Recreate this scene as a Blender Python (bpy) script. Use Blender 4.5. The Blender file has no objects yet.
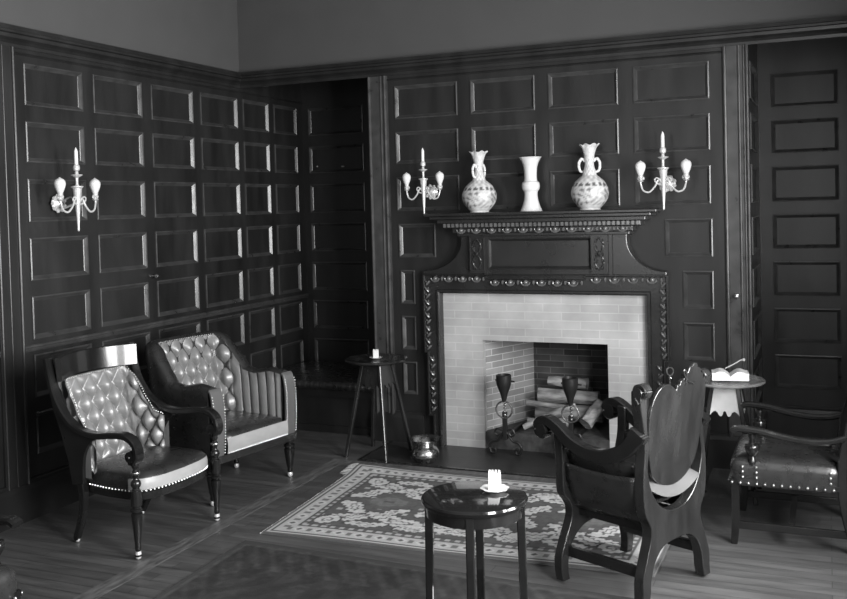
import bpy, bmesh, math, random
from math import sin, cos, pi, radians, sqrt, atan2
from mathutils import Vector, Matrix
random.seed(7)
col = bpy.context.scene.collection
V = Vector

# ---------------------------------------------------------------- materials
def new_mat(name):
    m = bpy.data.materials.new(name); m.use_nodes = True
    nt = m.node_tree
    return m, nt, nt.nodes['Principled BSDF']
def g(v): return (v, v, v, 1)
def mat(name, v, rough=.4, metal=0, coat=0, var=.0, scale=8, stretch=(1,1,1), bump=0, spec=.5, bscale=None, coatr=.1):
    m, nt, b = new_mat(name)
    b.inputs['Base Color'].default_value = g(v)
    b.inputs['Roughness'].default_value = rough
    b.inputs['Metallic'].default_value = metal
    b.inputs['Coat Weight'].default_value = coat
    b.inputs['Coat Roughness'].default_value = coatr
    b.inputs['Specular IOR Level'].default_value = spec
    if var or bump:
        tc = nt.nodes.new('ShaderNodeTexCoord'); mp = nt.nodes.new('ShaderNodeMapping')
        mp.inputs['Scale'].default_value = stretch
        nz = nt.nodes.new('ShaderNodeTexNoise'); nz.inputs['Scale'].default_value = scale; nz.inputs['Detail'].default_value = 5
        nt.links.new(tc.outputs['Object'], mp.inputs['Vector']); nt.links.new(mp.outputs[0], nz.inputs['Vector'])
        if var:
            mr = nt.nodes.new('ShaderNodeMapRange')
            mr.inputs['From Min'].default_value = .3; mr.inputs['From Max'].default_value = .7
            mr.inputs['To Min'].default_value = v*(1-var); mr.inputs['To Max'].default_value = v*(1+var)
            nt.links.new(nz.outputs['Fac'], mr.inputs['Value'])
            cc = nt.nodes.new('ShaderNodeCombineColor')
            for k in range(3): nt.links.new(mr.outputs[0], cc.inputs[k])
            nt.links.new(cc.outputs[0], b.inputs['Base Color'])
            rr = nt.nodes.new('ShaderNodeMapRange')
            rr.inputs['To Min'].default_value = max(.03, rough-.1); rr.inputs['To Max'].default_value = rough+.12
            nt.links.new(nz.outputs['Fac'], rr.inputs['Value']); nt.links.new(rr.outputs[0], b.inputs['Roughness'])
        if bump:
            bp = nt.nodes.new('ShaderNodeBump'); bp.inputs['Strength'].default_value = bump; bp.inputs['Distance'].default_value = .01
            src = nz
            if bscale:
                src = nt.nodes.new('ShaderNodeTexNoise'); src.inputs['Scale'].default_value = bscale
                nt.links.new(mp.outputs[0], src.inputs['Vector'])
            nt.links.new(src.outputs['Fac'], bp.inputs['Height']); nt.links.new(bp.outputs[0], b.inputs['Normal'])
    return m
M = {}
M['panel'] = mat('dark_oak_panelling', .015, .36, var=.35, scale=3, stretch=(2,2,.5), bump=.05, bscale=60, spec=.4)
M['moulding'] = mat('highlit_panel_moulding', .04, .3, spec=.6, var=.3, scale=12)  # lighter than the panels, painting edge highlights onto the mouldings
M['band'] = mat('lit_seat_front_leather', .3, .35, coat=.4, coatr=.3, var=.08, scale=10)  # pale tone paints window light onto the dark seat fronts
M['lit_wood'] = mat('lit_table_wood', .16, .25, coat=.5, var=.2)  # lighter top for the right-hand table, light on its rim painted in
M['mantel'] = mat('dark_mantel_wood', .014, .26, var=.3, scale=4, bump=.04, bscale=50, coat=.3, coatr=.2)
M['polish'] = mat('polished_mahogany', .009, .22, var=.25, scale=6, coat=.35, coatr=.08)
M['facing'] = mat('arm_facing_leather', .09, .3, coat=.4, coatr=.25)
M['polish_mid'] = mat('waxed_mahogany', .015, .24, var=.35, scale=14, stretch=(1,1,.25), coat=.4, coatr=.15)
M['ebony'] = mat('black_lacquer', .008, .12, coat=.8, coatr=.04)
M['leather'] = mat('dark_buttoned_leather', .02, .28, var=.2, scale=20, bump=.12, bscale=120, spec=.7, coat=.35, coatr=.22)
M['leather_light'] = mat('sheen_leather', .24, .34, var=.12, scale=14, bump=.1, bscale=100, spec=.8, coat=.5, coatr=.25)
M['plaster'] = mat('grey_plaster', .055, .85, var=.06, scale=4, bump=.03, bscale=40)
M['ceiling'] = mat('ceiling_plaster', .2, .9)
M['apron'] = mat('lit_apron_wood', .45, .4, var=.15, scale=10)  # pale because the light falling on the apron is put into its colour
M['steel'] = mat('pale_nickel', .55, .3, metal=.3, var=.1, scale=30)
M['brass'] = mat('dull_brass', .5, .25, metal=1, var=.1, scale=12)
M['nail'] = mat('nailhead_brass', .45, .3, metal=.9)
M['carved'] = mat('carved_mantel_highlight_wood', .09, .25, coat=.5, var=.2, scale=30)  # lighter than the mantel wood to paint highlights on the carving
M['leather_tuft'] = mat('highlit_buttoned_leather', .17, .38, var=.12, scale=14, bump=.1, bscale=100, spec=.9, coat=.4, coatr=.33)  # paler than the seat leather, painting broad highlights on the tufts
M['iron'] = mat('wrought_iron', .02, .45, metal=.4, bump=.1, bscale=60)
M['ironbright'] = mat('polished_iron', .32, .25, metal=.9)
M['bulb'] = mat('frosted_bulb_glass', .62, .3, coat=.3)
M['candle'] = mat('white_candle', .65, .4)
M['china'] = mat('white_china', .6, .2, coat=.6)
M['soot'] = mat('sooty_iron', .01, .7)
M['log'] = mat('birch_bark', .24, .8, var=.6, scale=9, stretch=(1,1,4), bump=.5, bscale=30)
M['logend'] = mat('cut_log_end', .4, .8, var=.3, scale=20)
M['paper'] = mat('white_paper', .65, .6)
M['ash'] = mat('ash', .045, .95, var=.5, scale=20)
M['fringe'] = mat('rug_fringe', .45, .95, var=.3, scale=60)

def brick_mat(name, c1, c2, mortar, sc, rough=.8, axis='XZ', noise=.2, soot=False):
    m, nt, b = new_mat(name); b.inputs['Roughness'].default_value = rough
    tc = nt.nodes.new('ShaderNodeTexCoord'); sp = nt.nodes.new('ShaderNodeSeparateXYZ'); cb = nt.nodes.new('ShaderNodeCombineXYZ')
    nt.links.new(tc.outputs['Object'], sp.inputs[0])
    nt.links.new(sp.outputs[axis[0]], cb.inputs[0]); nt.links.new(sp.outputs[axis[1]], cb.inputs[1])
    br = nt.nodes.new('ShaderNodeTexBrick')
    br.inputs['Color1'].default_value = g(c1); br.inputs['Color2'].default_value = g(c2); br.inputs['Mortar'].default_value = g(mortar)
    br.inputs['Scale'].default_value = sc; br.inputs['Mortar Size'].default_value = .012; br.inputs['Bias'].default_value = 0
    br.inputs['Brick Width'].default_value = .9; br.inputs['Row Height'].default_value = .2
    nt.links.new(cb.outputs[0], br.inputs['Vector'])
    nz = nt.nodes.new('ShaderNodeTexNoise'); nz.inputs['Scale'].default_value = 3; nz.inputs['Detail'].default_value = 6
    nt.links.new(tc.outputs['Object'], nz.inputs['Vector'])
    mr = nt.nodes.new('ShaderNodeMapRange'); mr.inputs['From Min'].default_value = .3; mr.inputs['From Max'].default_value = .7
    mr.inputs['To Min'].default_value = 1-noise; mr.inputs['To Max'].default_value = 1+noise*.4
    nt.links.new(nz.outputs['Fac'], mr.inputs['Value'])
    mx = nt.nodes.new('ShaderNodeMix'); mx.data_type = 'RGBA'; mx.blend_type = 'MULTIPLY'; mx.inputs['Factor'].default_value = 1
    nt.links.new(br.outputs['Color'], mx.inputs['A'])
    cc = nt.nodes.new('ShaderNodeCombineColor')
    for k in range(3): nt.links.new(mr.outputs[0], cc.inputs[k])
    nt.links.new(cc.outputs[0], mx.inputs['B']); nt.links.new(mx.outputs['Result'], b.inputs['Base Color'])
    bp = nt.nodes.new('ShaderNodeBump'); bp.inputs['Strength'].default_value = .35; bp.inputs['Distance'].default_value = .006
    nt.links.new(br.outputs['Fac'], bp.inputs['Height']); bp.invert = True
    nt.links.new(bp.outputs[0], b.inputs['Normal'])
    return m
M['brick'] = brick_mat('pale_glazed_brick', .42, .37, .47, 3.2, .5, noise=.3)
M['firebrick'] = brick_mat('sooty_firebrick', .09, .03, .14, 4.0, .9, noise=.6)
M['firebrick_side'] = brick_mat('pale_firebrick', .3, .2, .5, 4.0, .9, axis='YZ', noise=.3)
M['hearth'] = brick_mat('dark_hearth_tile', .03, .02, .045, 3.5, .35, axis='XY', noise=.3)

def floor_mat():
    m, nt, b = new_mat('dark_oak_floorboards')
    tc = nt.nodes.new('ShaderNodeTexCoord')
    br = nt.nodes.new('ShaderNodeTexBrick')
    br.inputs['Color1'].default_value = g(.085); br.inputs['Color2'].default_value = g(.062); br.inputs['Mortar'].default_value = g(.022)
    br.inputs['Scale'].default_value = 1; br.inputs['Brick Width'].default_value = 1.6; br.inputs['Row Height'].default_value = .085
    br.inputs['Mortar Size'].default_value = .002
    nt.links.new(tc.outputs['Object'], br.inputs['Vector'])
    mp = nt.nodes.new('ShaderNodeMapping'); mp.inputs['Scale'].default_value = (1.2, 9, 1)
    nt.links.new(tc.outputs['Object'], mp.inputs['Vector'])
    nz = nt.nodes.new('ShaderNodeTexNoise'); nz.inputs['Scale'].default_value = 2.5; nz.inputs['Detail'].default_value = 8
    nt.links.new(mp.outputs[0], nz.inputs['Vector'])
    mr = nt.nodes.new('ShaderNodeMapRange'); mr.inputs['From Min'].default_value = .3; mr.inputs['From Max'].default_value = .7
    mr.inputs['To Min'].default_value = .72; mr.inputs['To Max'].default_value = 1.28
    nt.links.new(nz.outputs['Fac'], mr.inputs['Value'])
    mx = nt.nodes.new('ShaderNodeMix'); mx.data_type = 'RGBA'; mx.blend_type = 'MULTIPLY'; mx.inputs['Factor'].default_value = 1
    cc = nt.nodes.new('ShaderNodeCombineColor')
    for k in range(3): nt.links.new(mr.outputs[0], cc.inputs[k])
    nt.links.new(br.outputs['Color'], mx.inputs['A']); nt.links.new(cc.outputs[0], mx.inputs['B'])
    nt.links.new(mx.outputs['Result'], b.inputs['Base Color'])
    r2 = nt.nodes.new('ShaderNodeMapRange'); r2.inputs['To Min'].default_value = .3; r2.inputs['To Max'].default_value = .48
    nt.links.new(nz.outputs['Fac'], r2.inputs['Value']); nt.links.new(r2.outputs[0], b.inputs['Roughness'])
    bp = nt.nodes.new('ShaderNodeBump'); bp.inputs['Strength'].default_value = .25; bp.inputs['Distance'].default_value = .004
    nt.links.new(nz.outputs['Fac'], bp.inputs['Height']); nt.links.new(bp.outputs[0], b.inputs['Normal'])
    return m
M['floor'] = floor_mat()

def attr_mat(name, rough, bump=.4, bs=220):
    m, nt, b = new_mat(name)
    at = nt.nodes.new('ShaderNodeAttribute'); at.attribute_name = 'tone'
    tc = nt.nodes.new('ShaderNodeTexCoord')
    nz = nt.nodes.new('ShaderNodeTexNoise'); nz.inputs['Scale'].default_value = bs; nz.inputs['Detail'].default_value = 3
    nt.links.new(tc.outputs['Object'], nz.inputs['Vector'])
    mr = nt.nodes.new('ShaderNodeMapRange'); mr.inputs['To Min'].default_value = .6; mr.inputs['To Max'].default_value = 1.35
    nt.links.new(nz.outputs['Fac'], mr.inputs['Value'])
    mx = nt.nodes.new('ShaderNodeMix'); mx.data_type = 'RGBA'; mx.blend_type = 'MULTIPLY'; mx.inputs['Factor'].default_value = 1
    cc = nt.nodes.new('ShaderNodeCombineColor')
    for k in range(3): nt.links.new(mr.outputs[0], cc.inputs[k])
    nt.links.new(at.outputs['Color'], mx.inputs['A']); nt.links.new(cc.outputs[0], mx.inputs['B'])
    nt.links.new(mx.outputs['Result'], b.inputs['Base Color']); b.inputs['Roughness'].default_value = rough
    bp = nt.nodes.new('ShaderNodeBump'); bp.inputs['Strength'].default_value = bump; bp.inputs['Distance'].default_value = .003
    nt.links.new(nz.outputs['Fac'], bp.inputs['Height']); nt.links.new(bp.outputs[0], b.inputs['Normal'])
    return m
M['rug'] = attr_mat('woven_rug', .95)
M['porcelain'] = attr_mat('painted_porcelain', .25, bump=.0, bs=40)

# ---------------------------------------------------------------- mesh helpers
class MB:
    def __init__(s): s.bm = bmesh.new()
    def _face(s, vs):
        try: return s.bm.faces.new(vs)
        except ValueError: return None
    def box(s, x0, x1, y0, y1, z0, z1, mtx=None):
        vs = [s.bm.verts.new(V((x, y, z)) if mtx is None else mtx @ V((x, y, z))) for x in (x0, x1) for y in (y0, y1) for z in (z0, z1)]
        for f in ((0,1,3,2), (4,6,7,5), (0,4,5,1), (2,3,7,6), (0,2,6,4), (1,5,7,3)): s._face([vs[i] for i in f])
        return s
    def loft(s, rings, close=True, cap=True):
        R = [[s.bm.verts.new(p) for p in r] for r in rings]
        n = len(R[0])
        for a, b in zip(R, R[1:]):
            for i in range(n if close else n-1):
                j = (i+1) % n
                s._face([a[i], a[j], b[j], b[i]])
        if cap and close:
            s._face(R[0][::-1]); s._face(R[-1])
        return s
    def lathe(s, prof, c=(0,0,0), n=24, mtx=None, mod=None):
        rings = []
        for r, z in prof:
            ring = []
            for k in range(n):
                a = 2*pi*k/n; rr, zz = (r, z) if mod is None else mod(r, z, a)
                p = V((rr*cos(a), rr*sin(a), zz))
                if mtx is not None: p = mtx @ p
                ring.append(p + V(c))
            rings.append(ring)
        return s.loft(rings)
    def sweep(s, pts, prof, up=(0,0,1), closed=False, cap=True):
        """prof: list of (a,b) or function(t)->list; a along side, b along up'"""
        P = [V(p) for p in pts]; n = len(P); rings = []
        for i, p in enumerate(P):
            if closed: t = (P[(i+1) % n]-P[i-1])
            else: t = (P[min(i+1, n-1)]-P[max(i-1, 0)])
            t.normalize(); u = V(up(i/(n-1))) if callable(up) else V(up)
            sd = t.cross(u)
            if sd.length < 1e-5: sd = t.cross(V((1,0,.01)))
            sd.normalize(); uu = sd.cross(t)
            pr = prof(i/max(1, n-1)) if callable(prof) else prof
            rings.append([p+sd*a+uu*b for a, b in pr])
        if closed: rings.append(rings[0])
        return s.loft(rings, cap=cap and not closed)
    def tube(s, pts, r, n=8, up=(0.013,.021,1), closed=False):
        def pr(t):
            rr = r(t) if callable(r) else r
            return [(rr*cos(2*pi*k/n), rr*sin(2*pi*k/n)) for k in range(n)]
        return s.sweep(pts, pr, up, closed)
    def ell(s, c, r, n=10, m=6, mtx=None):
        prof = []
        rings = []
        for i in range(m+1):
            th = pi*i/m; rr = max(sin(th), .02)
            ring = []
            for k in range(n):
                p = V((r[0]*rr*cos(2*pi*k/n), r[1]*rr*sin(2*pi*k/n), r[2]*cos(th)))
                if mtx is not None: p = mtx @ p
                ring.append(p+V(c))
            rings.append(ring)
        return s.loft(rings)
    def board(s, poly, th, mtx):
        """poly in local XY extruded along local Z 0..th, placed with mtx"""
        a = [s.bm.verts.new(mtx @ V((x, y, 0))) for x, y in poly]
        b = [s.bm.verts.new(mtx @ V((x, y, th))) for x, y in poly]
        s._face(a[::-1]); s._face(b); n = len(poly)
        for i in range(n):
            j = (i+1) % n; s._face([a[i], a[j], b[j], b[i]])
        return s
    def grid(s, fn, nu, nv, thick=None, wrap=False):
        vs = [[s.bm.verts.new(fn(i/nu, j/nv)) for j in range(nv+1)] for i in range(nu+1)]
        for i in range(nu):
            for j in range(nv): s._face([vs[i][j], vs[i+1][j], vs[i+1][j+1], vs[i][j+1]])
        return vs
    def build(s, name, m, parent=None, smooth=35, bevel=0, weld=False, recalc=True, solid=0):
        if weld: bmesh.ops.remove_doubles(s.bm, verts=s.bm.verts, dist=1e-5)
        if recalc: bmesh.ops.recalc_face_normals(s.bm, faces=s.bm.faces)
        me = bpy.data.meshes.new(name); s.bm.to_mesh(me); s.bm.free()
        me.materials.append(M[m] if isinstance(m, str) else m)
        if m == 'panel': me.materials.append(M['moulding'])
        if smooth:
            for p in me.polygons: p.use_smooth = True
            me.set_sharp_from_angle(angle=radians(smooth))
        o = bpy.data.objects.new(name, me); col.objects.link(o)
        if parent is not None: o.parent = parent
        if solid:
            md = o.modifiers.new('thickness', 'SOLIDIFY'); md.thickness = solid; md.offset = 0
        if bevel:
            md = o.modifiers.new('edges', 'BEVEL'); md.width = bevel; md.segments = 2; md.limit_method = 'ANGLE'; md.angle_limit = radians(40)
        return o
def tag(o, label, cat, group=None, kind=None):
    if label: o['label'] = label
    if cat: o['category'] = cat
    if group: o['group'] = group
    if kind: o['kind'] = kind
    return o
def thing(name, label, cat, loc=(0,0,0), rotz=0, group=None):
    o = bpy.data.objects.new(name, None); col.objects.link(o); o.empty_display_size = .1
    o.location = loc; o.rotation_euler = (0, 0, rotz)
    return tag(o, label, cat, group)
def struct(o): o['kind'] = 'structure'; return o
def dup(root, loc, rotz, label, group=None):
    def cp(o, par):
        c = o.copy(); col.objects.link(c)
        if par: c.parent = par
        for ch in [k for k in bpy.data.objects if k.parent == o and k != c]: cp(ch, c)
        return c
    r = cp(root, None); r.location = loc; r.rotation_euler = (0, 0, rotz); r['label'] = label
    if group: r['group'] = group
    return r
def cr(pts, n=8, closed=False):
    """Catmull-Rom through points (tuples of any dimension)"""
    out = []; N = len(pts)
    rng = range(N if closed else N-1)
    for i in rng:
        if closed: p0, p1, p2, p3 = pts[i-1], pts[i], pts[(i+1) % N], pts[(i+2) % N]
        else: p0, p1, p2, p3 = pts[max(i-1, 0)], pts[i], pts[i+1], pts[min(i+2, N-1)]
        for k in range(n):
            t = k/n
            out.append(tuple(.5*((2*b)+(-a+c)*t+(2*a-5*b+4*c-d)*t*t+(-a+3*b-3*c+d)*t**3) for a, b, c, d in zip(p0, p1, p2, p3)))
    if not closed: out.append(tuple(pts[-1]))
    return out
def rect(w, h, c=0):
    w /= 2; h /= 2
    if not c: return [(-w,-h), (w,-h), (w,h), (-w,h)]
    return [(-w+c,-h), (w-c,-h), (w,-h+c), (w,h-c), (w-c,h), (-w+c,h), (-w,h-c), (-w,-h+c)]
def interp(tab, t):
    for (a, va), (b, vb) in zip(tab, tab[1:]):
        if t <= b: return va+(vb-va)*(t-a)/(b-a)
    return tab[-1][1]

# ---------------------------------------------------------------- room
XL, XR, YB, YF = -4.563, .74, 1.03, -8.0
BX0, BX1 = -3.344, -.482
ZC = 3.9
ROWS = [(2.56, 2.82), (2.207, 2.46), (1.835, 2.103), (1.47, 1.735), (1.103, 1.37), (.74, 1.007), (.385, .645)]

def panel_wall(mb, org, ud, nd, u0, u1, z0, z1, panels, holes=(), depth=.0085, slope=.012):
    """panelled face: org + ud*u + z ; nd points into the room"""
    org, ud, nd = V(org), V(ud), V(nd)
    P = lambda u, z, d=0: org+ud*u+V((0, 0, z))+nd*d
    us = sorted({u0, u1, *[p[k] for p in list(panels)+list(holes) for k in (0, 1)]})
    zs = sorted({z0, z1, *[p[k] for p in list(panels)+list(holes) for k in (2, 3)]})
    def inside(u, z, L): return any(a < u < b and c < z < d for a, b, c, d in L)
    bm = mb.bm
    for a, b in zip(us, us[1:]):
        for c, d in zip(zs, zs[1:]):
            if inside((a+b)/2, (c+d)/2, list(panels)+list(holes)): continue
            mb._face([bm.verts.new(P(*q)) for q in ((a,c),(b,c),(b,d),(a,d))])
    for a, b, c, d in panels:
        prof = [(0, 0), (0, .007), (.008, .010), (.013, .004), (.013+slope, -depth), (.013+slope+.004, -depth-.003)]
        rings = [[P(a+i, c+i, h), P(b-i, c+i, h), P(b-i, d-i, h), P(a+i, d-i, h)] for i, h in prof]
        R = [[bm.verts.new(p) for p in r] for r in rings]
        for r0, r1 in zip(R, R[1:]):
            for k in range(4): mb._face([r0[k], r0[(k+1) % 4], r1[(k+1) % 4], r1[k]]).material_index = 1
        mb._face(R[-1])

# floor / ceiling
mb = MB(); mb.box(XL-.2, XR+.2, YF-.2, YB+.2, -.1, 0); struct(mb.build('floor', 'floor', smooth=0))
mb = MB(); mb.box(XL-.2, XR+.2, YF-.2, YB+.2, ZC, ZC+.1); struct(mb.build('ceiling', 'ceiling', smooth=0))
M['floor_border'] = mat('worn_floor_border', .10, .42, var=.5, scale=14, stretch=(3, .6, 1))
mb = MB(); mb.box(-3.41, -3.30, YF, -.62, .0004, .0016); mb.box(-3.298, -.6, -.70, -.62, .0004, .0016); struct(mb.build('trim_floor_border', 'floor_border', smooth=0))
# left wall, panelled below the cornice
mb = MB()
lcols = [(-8.0+.1, -7.35)] + [(-2.356-.607*k-.50, -2.356-.607*k) for k in range(0)]
lc = [(-2.356, -1.853), (-1.755, -1.257), (-1.158, -.656), (-.563, -.047), (.035, .434), (.526, .917)]
front_cols = [(-2.74-.6*k-.5, -2.74-.6*k) for k in range(8)]
pans = [(a, b, c, d) for a, b in lc+front_cols for c, d in ROWS]
panel_wall(mb, (XL, 0, 0), (0,1,0), (1,0,0), YF, YB, 0, 3.1, pans)
mb.box(XL-.15, XL-.04, YF, YB+.1, 0, ZC)
mb.box(XL-.04, XL, YF, 0, 2.97, ZC)
wl = struct(mb.build('wall_left', 'panel', smooth=0))
mb = MB(); mb.box(XL-.01, XL+.002, YF, 0, 2.98, ZC); struct(mb.build('wall_left_plaster', 'plaster', smooth=0))
# back wall of the alcoves
mb = MB()
pl = [(-4.50+.0, -3.92, c, d) for c, d in ROWS]; pl += [(-3.84, -3.40, c, d) for c, d in ROWS]
pr = [(-.388, .089, c, d) for c, d in ROWS]+[(.17, .62, c, d) for c, d in ROWS]
panel_wall(mb, (0, YB, 0), (1,0,0), (0,-1,0), XL, XR, 0, 3.1, pl+pr)
mb.box(XL-.15, XR+.15, YB+.04, YB+.15, 0, 3.12)
wb = struct(mb.build('wall_back', 'panel', smooth=0))
# chimney breast
mb = MB()
cb = [(-3.122, -2.592), (-2.487, -1.978), (-1.877, -1.363), (-1.256, -.735)]
pans = [(a, b, c, d) for a, b in cb for c, d in ROWS[:3]]
pans += [(-3.115, -2.80, *ROWS[3]), (-1.053, -.728, *ROWS[3])]
pans += [(-3.108, -2.985, *r) for r in ROWS[4:]] + [(-.936, -.727, *r) for r in ROWS[4:]]
panel_wall(mb, (0, 0, 0), (1,0,0), (0,-1,0), BX0, BX1, 0, 2.97, pans, holes=[(-2.764, -1.165, 0, 1.21)])
# right-hand return of the breast
pans = [(.16, .80, c, d) for c, d in ROWS]
panel_wall(mb, (BX1, 0, 0), (0,1,0), (1,0,0), 0, YB, 0, 3.1, pans)
panel_wall(mb, (BX0, 0, 0), (0,1,0), (-1,0,0), 0, YB, 0, 3.1, pans)
wc = struct(mb.build('wall_chimney_breast', 'panel', smooth=0))
# plaster above the cornice spans breast and alcoves, with the alcove soffit
mb = MB(); mb.box(XL, XR, 0, .06, 2.98, ZC); struct(mb.build('wall_back_plaster', 'plaster', smooth=0))
mb = MB(); mb.box(XL, BX0, 0.06, YB+.05, 3.09, 3.14); mb.box(BX1, XR, 0.06, YB+.05, 3.09, 3.14)
struct(mb.build('trim_soffit', 'panel', smooth=0))
# right wall with three windows, front wall with one
WZ0, WZ1 = .75, 3.1
wins = [(-5.2, -3.9), (-3.3, -2.0)]
mb = MB()
panel_wall(mb, (XR, 0, 0), (0,1,0), (-1,0,0), YF, YB, 0, ZC, [], holes=[(a, b, WZ0, WZ1) for a, b in wins])
for a, b in [(YF, wins[0][0]), (wins[0][1], wins[1][0]), (wins[1][1], YB+.1)]: mb.box(XR+.001, XR+.12, a, b, 0, ZC)
for a, b in wins: mb.box(XR+.001, XR+.12, a, b, 0, WZ0); mb.box(XR+.001, XR+.12, a, b, WZ1, ZC)
struct(mb.build('wall_right', 'panel', smooth=0))
fw = (-3.4, -1.6)
mb = MB()
mb.box(XL-.1, fw[0], YF-.12, YF, 0, ZC); mb.box(fw[1], XR+.1, YF-.12, YF, 0, ZC)
mb.box(fw[0], fw[1], YF-.12, YF, 0, .75); mb.box(fw[0], fw[1], YF-.12, YF, 3.0, ZC)
struct(mb.build('wall_front', 'panel', smooth=0))
def window(n, axis, a, b, z0, z1, pos):
    mb = MB()
    def bar(u0, u1, w0, w1, t=.05):
        if axis == 'y': mb.box(pos, pos+t, u0, u1, w0, w1)
        else: mb.box(u0, u1, pos-t, pos, w0, w1)
    bar(a, a+.06, z0, z1); bar(b-.06, b, z0, z1); bar(a, b, z0, z0+.07); bar(a, b, z1-.07, z1)
    zm = z0+(z1-z0)*.5; bar(a, b, zm-.03, zm+.03)
    m = (a+b)/2; bar(m-.015, m+.015, z0, z1, .03)
    struct(mb.build('window_%d' % n, 'panel', smooth=0))
for k, (a, b) in enumerate(wins): window(k+1, 'y', a, b, WZ0, WZ1, XR+.02)
window(3, 'x', fw[0], fw[1], .75, 3.0, YF-.02)

# cornice / picture rail, swept round the room
CP = [(0, 2.905), (.012, 2.905), (.016, 2.925), (.03, 2.94), (.055, 2.955), (.06, 2.975), (.078, 2.98), (.078, 2.995), (.055, 3.003), (.05, 3.03), (0, 3.03)]
def run_cornice(name, pts, prof, m='panel'):
    """pts plan polyline with inward (left-hand) normals, mitred"""
    mb = MB(); rings = []
    for i, p in enumerate(pts):
        p = V((p[0], p[1])); ns = []
        if i > 0: d = (p-V(pts[i-1])).normalized(); ns.append(V((-d.y, d.x)))
        if i < len(pts)-1: d = (V(pts[i+1])-p).normalized(); ns.append(V((-d.y, d.x)))
        n = ns[0] if len(ns) == 1 else (ns[0]+ns[1])/(1+ns[0].dot(ns[1]))
        rings.append([V((p.x+n.x*a, p.y+n.y*a, z)) for a, z in prof])
    mb.loft(rings)
    return struct(mb.build(name, m, smooth=0))
run_cornice('trim_cornice', [(XR, 0), (XL, 0), (XL, YF)], CP)
FB = [(0, 2.865), (.006, 2.865), (.012, 2.872), (.006, 2.88), (0, 2.88)]
run_cornice('trim_frieze_bead', [(BX1, 0), (BX0, 0)], FB)
run_cornice('trim_frieze_bead', [(XL, YB), (XL, YF)], FB)
BP = [(0, 0), (.03, 0), (.03, .2), (.024, .225), (.012, .235), (.012, .25), (0, .25)]
run_cornice('baseboard_left', [(XL, YB), (XL, YF)], BP)
run_cornice('baseboard_alcove_right', [(XR, YB), (BX1, YB), (BX1, 0), (-1.0, 0)], BP)
run_cornice('baseboard_alcove_left', [(-2.93, 0), (BX0, 0), (BX0, YB), (XL, YB)], BP)
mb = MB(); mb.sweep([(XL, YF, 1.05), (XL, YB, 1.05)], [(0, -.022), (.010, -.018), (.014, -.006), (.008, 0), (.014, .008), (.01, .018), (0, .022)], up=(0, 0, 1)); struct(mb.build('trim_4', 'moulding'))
# corner posts with beads on the breast and on the left wall
def bead_strip(name, x0, x1, beads, y=0, z0=.0, z1=2.905):
    mb = MB(); mb.box(x0, x1, -.014, .0, z0, z1)
    for x, r in beads:
        pts = [(x, -.014, z0), (x, -.014, z1)]
        mb.sweep(pts, [(r*cos(2*pi*k/8), r*sin(2*pi*k/8)) for k in range(8)], up=(0, 1, 0))
    return mb
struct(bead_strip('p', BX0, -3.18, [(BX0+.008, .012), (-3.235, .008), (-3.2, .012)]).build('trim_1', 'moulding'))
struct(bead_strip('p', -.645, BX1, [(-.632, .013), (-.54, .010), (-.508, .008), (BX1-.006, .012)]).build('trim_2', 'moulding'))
mb = MB()
mb.box(XL, XL+.014, -2.62, -2.44, 0, 2.905)
for y, r in ((-2.448, .012), (-2.60, .01), (-2.53, .006)):
    mb.sweep([(XL+.014, y, 0), (XL+.014, y, 2.905)], [(r*cos(2*pi*k/8), r*sin(2*pi*k/8)) for k in range(8)], up=(1, 0, 0))
struct(mb.build('trim_3', 'panel'))

# ---------------------------------------------------------------- fireplace
fp = thing('fireplace', 'carved dark wood fireplace with a pale brick surround and an open firebox', 'fireplace', (-1.95, 0, 0))
off = Matrix.Translation((1.95, 0, 0))
def fbuild(mb, name, m, parent=None, **k):
    bmesh.ops.transform(mb.bm, matrix=off, verts=mb.bm.verts)
    return mb.build(name, m, parent or fp, **k)
FX0, FX1, FZ = -2.432, -1.472, .835
mb = MB(); Y = -.012
panel_wall(mb, (0, Y, 0), (1,0,0), (0,-1,0), -2.80, -1.13, 0, 1.24, [], holes=[(FX0, FX1, 0, FZ)])
for q in ([(FX0, Y), (FX0, .05)], [(FX1, Y), (FX1, .05)]):
    (xa, ya), (xb, yb) = q
    mb._face([mb.bm.verts.new(V(p)) for p in ((xa, ya, 0), (xb, yb, 0), (xb, yb, FZ), (xa, ya, FZ))])
mb._face([mb.bm.verts.new(V(p)) for p in ((FX0, Y, FZ), (FX1, Y, FZ), (FX1, .05, FZ), (FX0, .05, FZ))])
fbuild(mb, 'brick_surround', 'brick', smooth=0, recalc=False)
# firebox: splayed jambs
BXa, BXb, BY = -2.20, -1.60, .56
fb = MB()
fb._face([fb.bm.verts.new(V(p)) for p in ((BXa, BY, 0), (BXb, BY, 0), (BXb, BY, 1.0), (BXa, BY, 1.0))])
fb._face([fb.bm.verts.new(V(p)) for p in ((FX0-.01, .05, 1.0), (FX1+.01, .05, 1.0), (BXb, BY, 1.0), (BXa, BY, 1.0))])
fb._face([fb.bm.verts.new(V(p)) for p in ((FX0-.01, .05, FZ), (FX1+.01, .05, FZ), (FX1+.01, .05, 1.0), (FX0-.01, .05, 1.0))])
fbo = fbuild(fb, 'firebox', 'firebrick', smooth=0)
fb = MB(); q = [fb.bm.verts.new(V(p)) for p in ((FX0, .05, 0), (BXa, BY, 0), (BXa, BY, 1.0), (FX0, .05, 1.0))]; fb._face(q)
fbuild(fb, 'firebox_jamb', 'firebrick_side', smooth=0)
fb = MB(); q = [fb.bm.verts.new(V(p)) for p in ((FX1, .05, 0), (BXb, BY, 0), (BXb, BY, 1.0), (FX1, .05, 1.0))]; fb._face(q)
fbuild(fb, 'firebox_jamb', 'firebrick_side', smooth=0)
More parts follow.
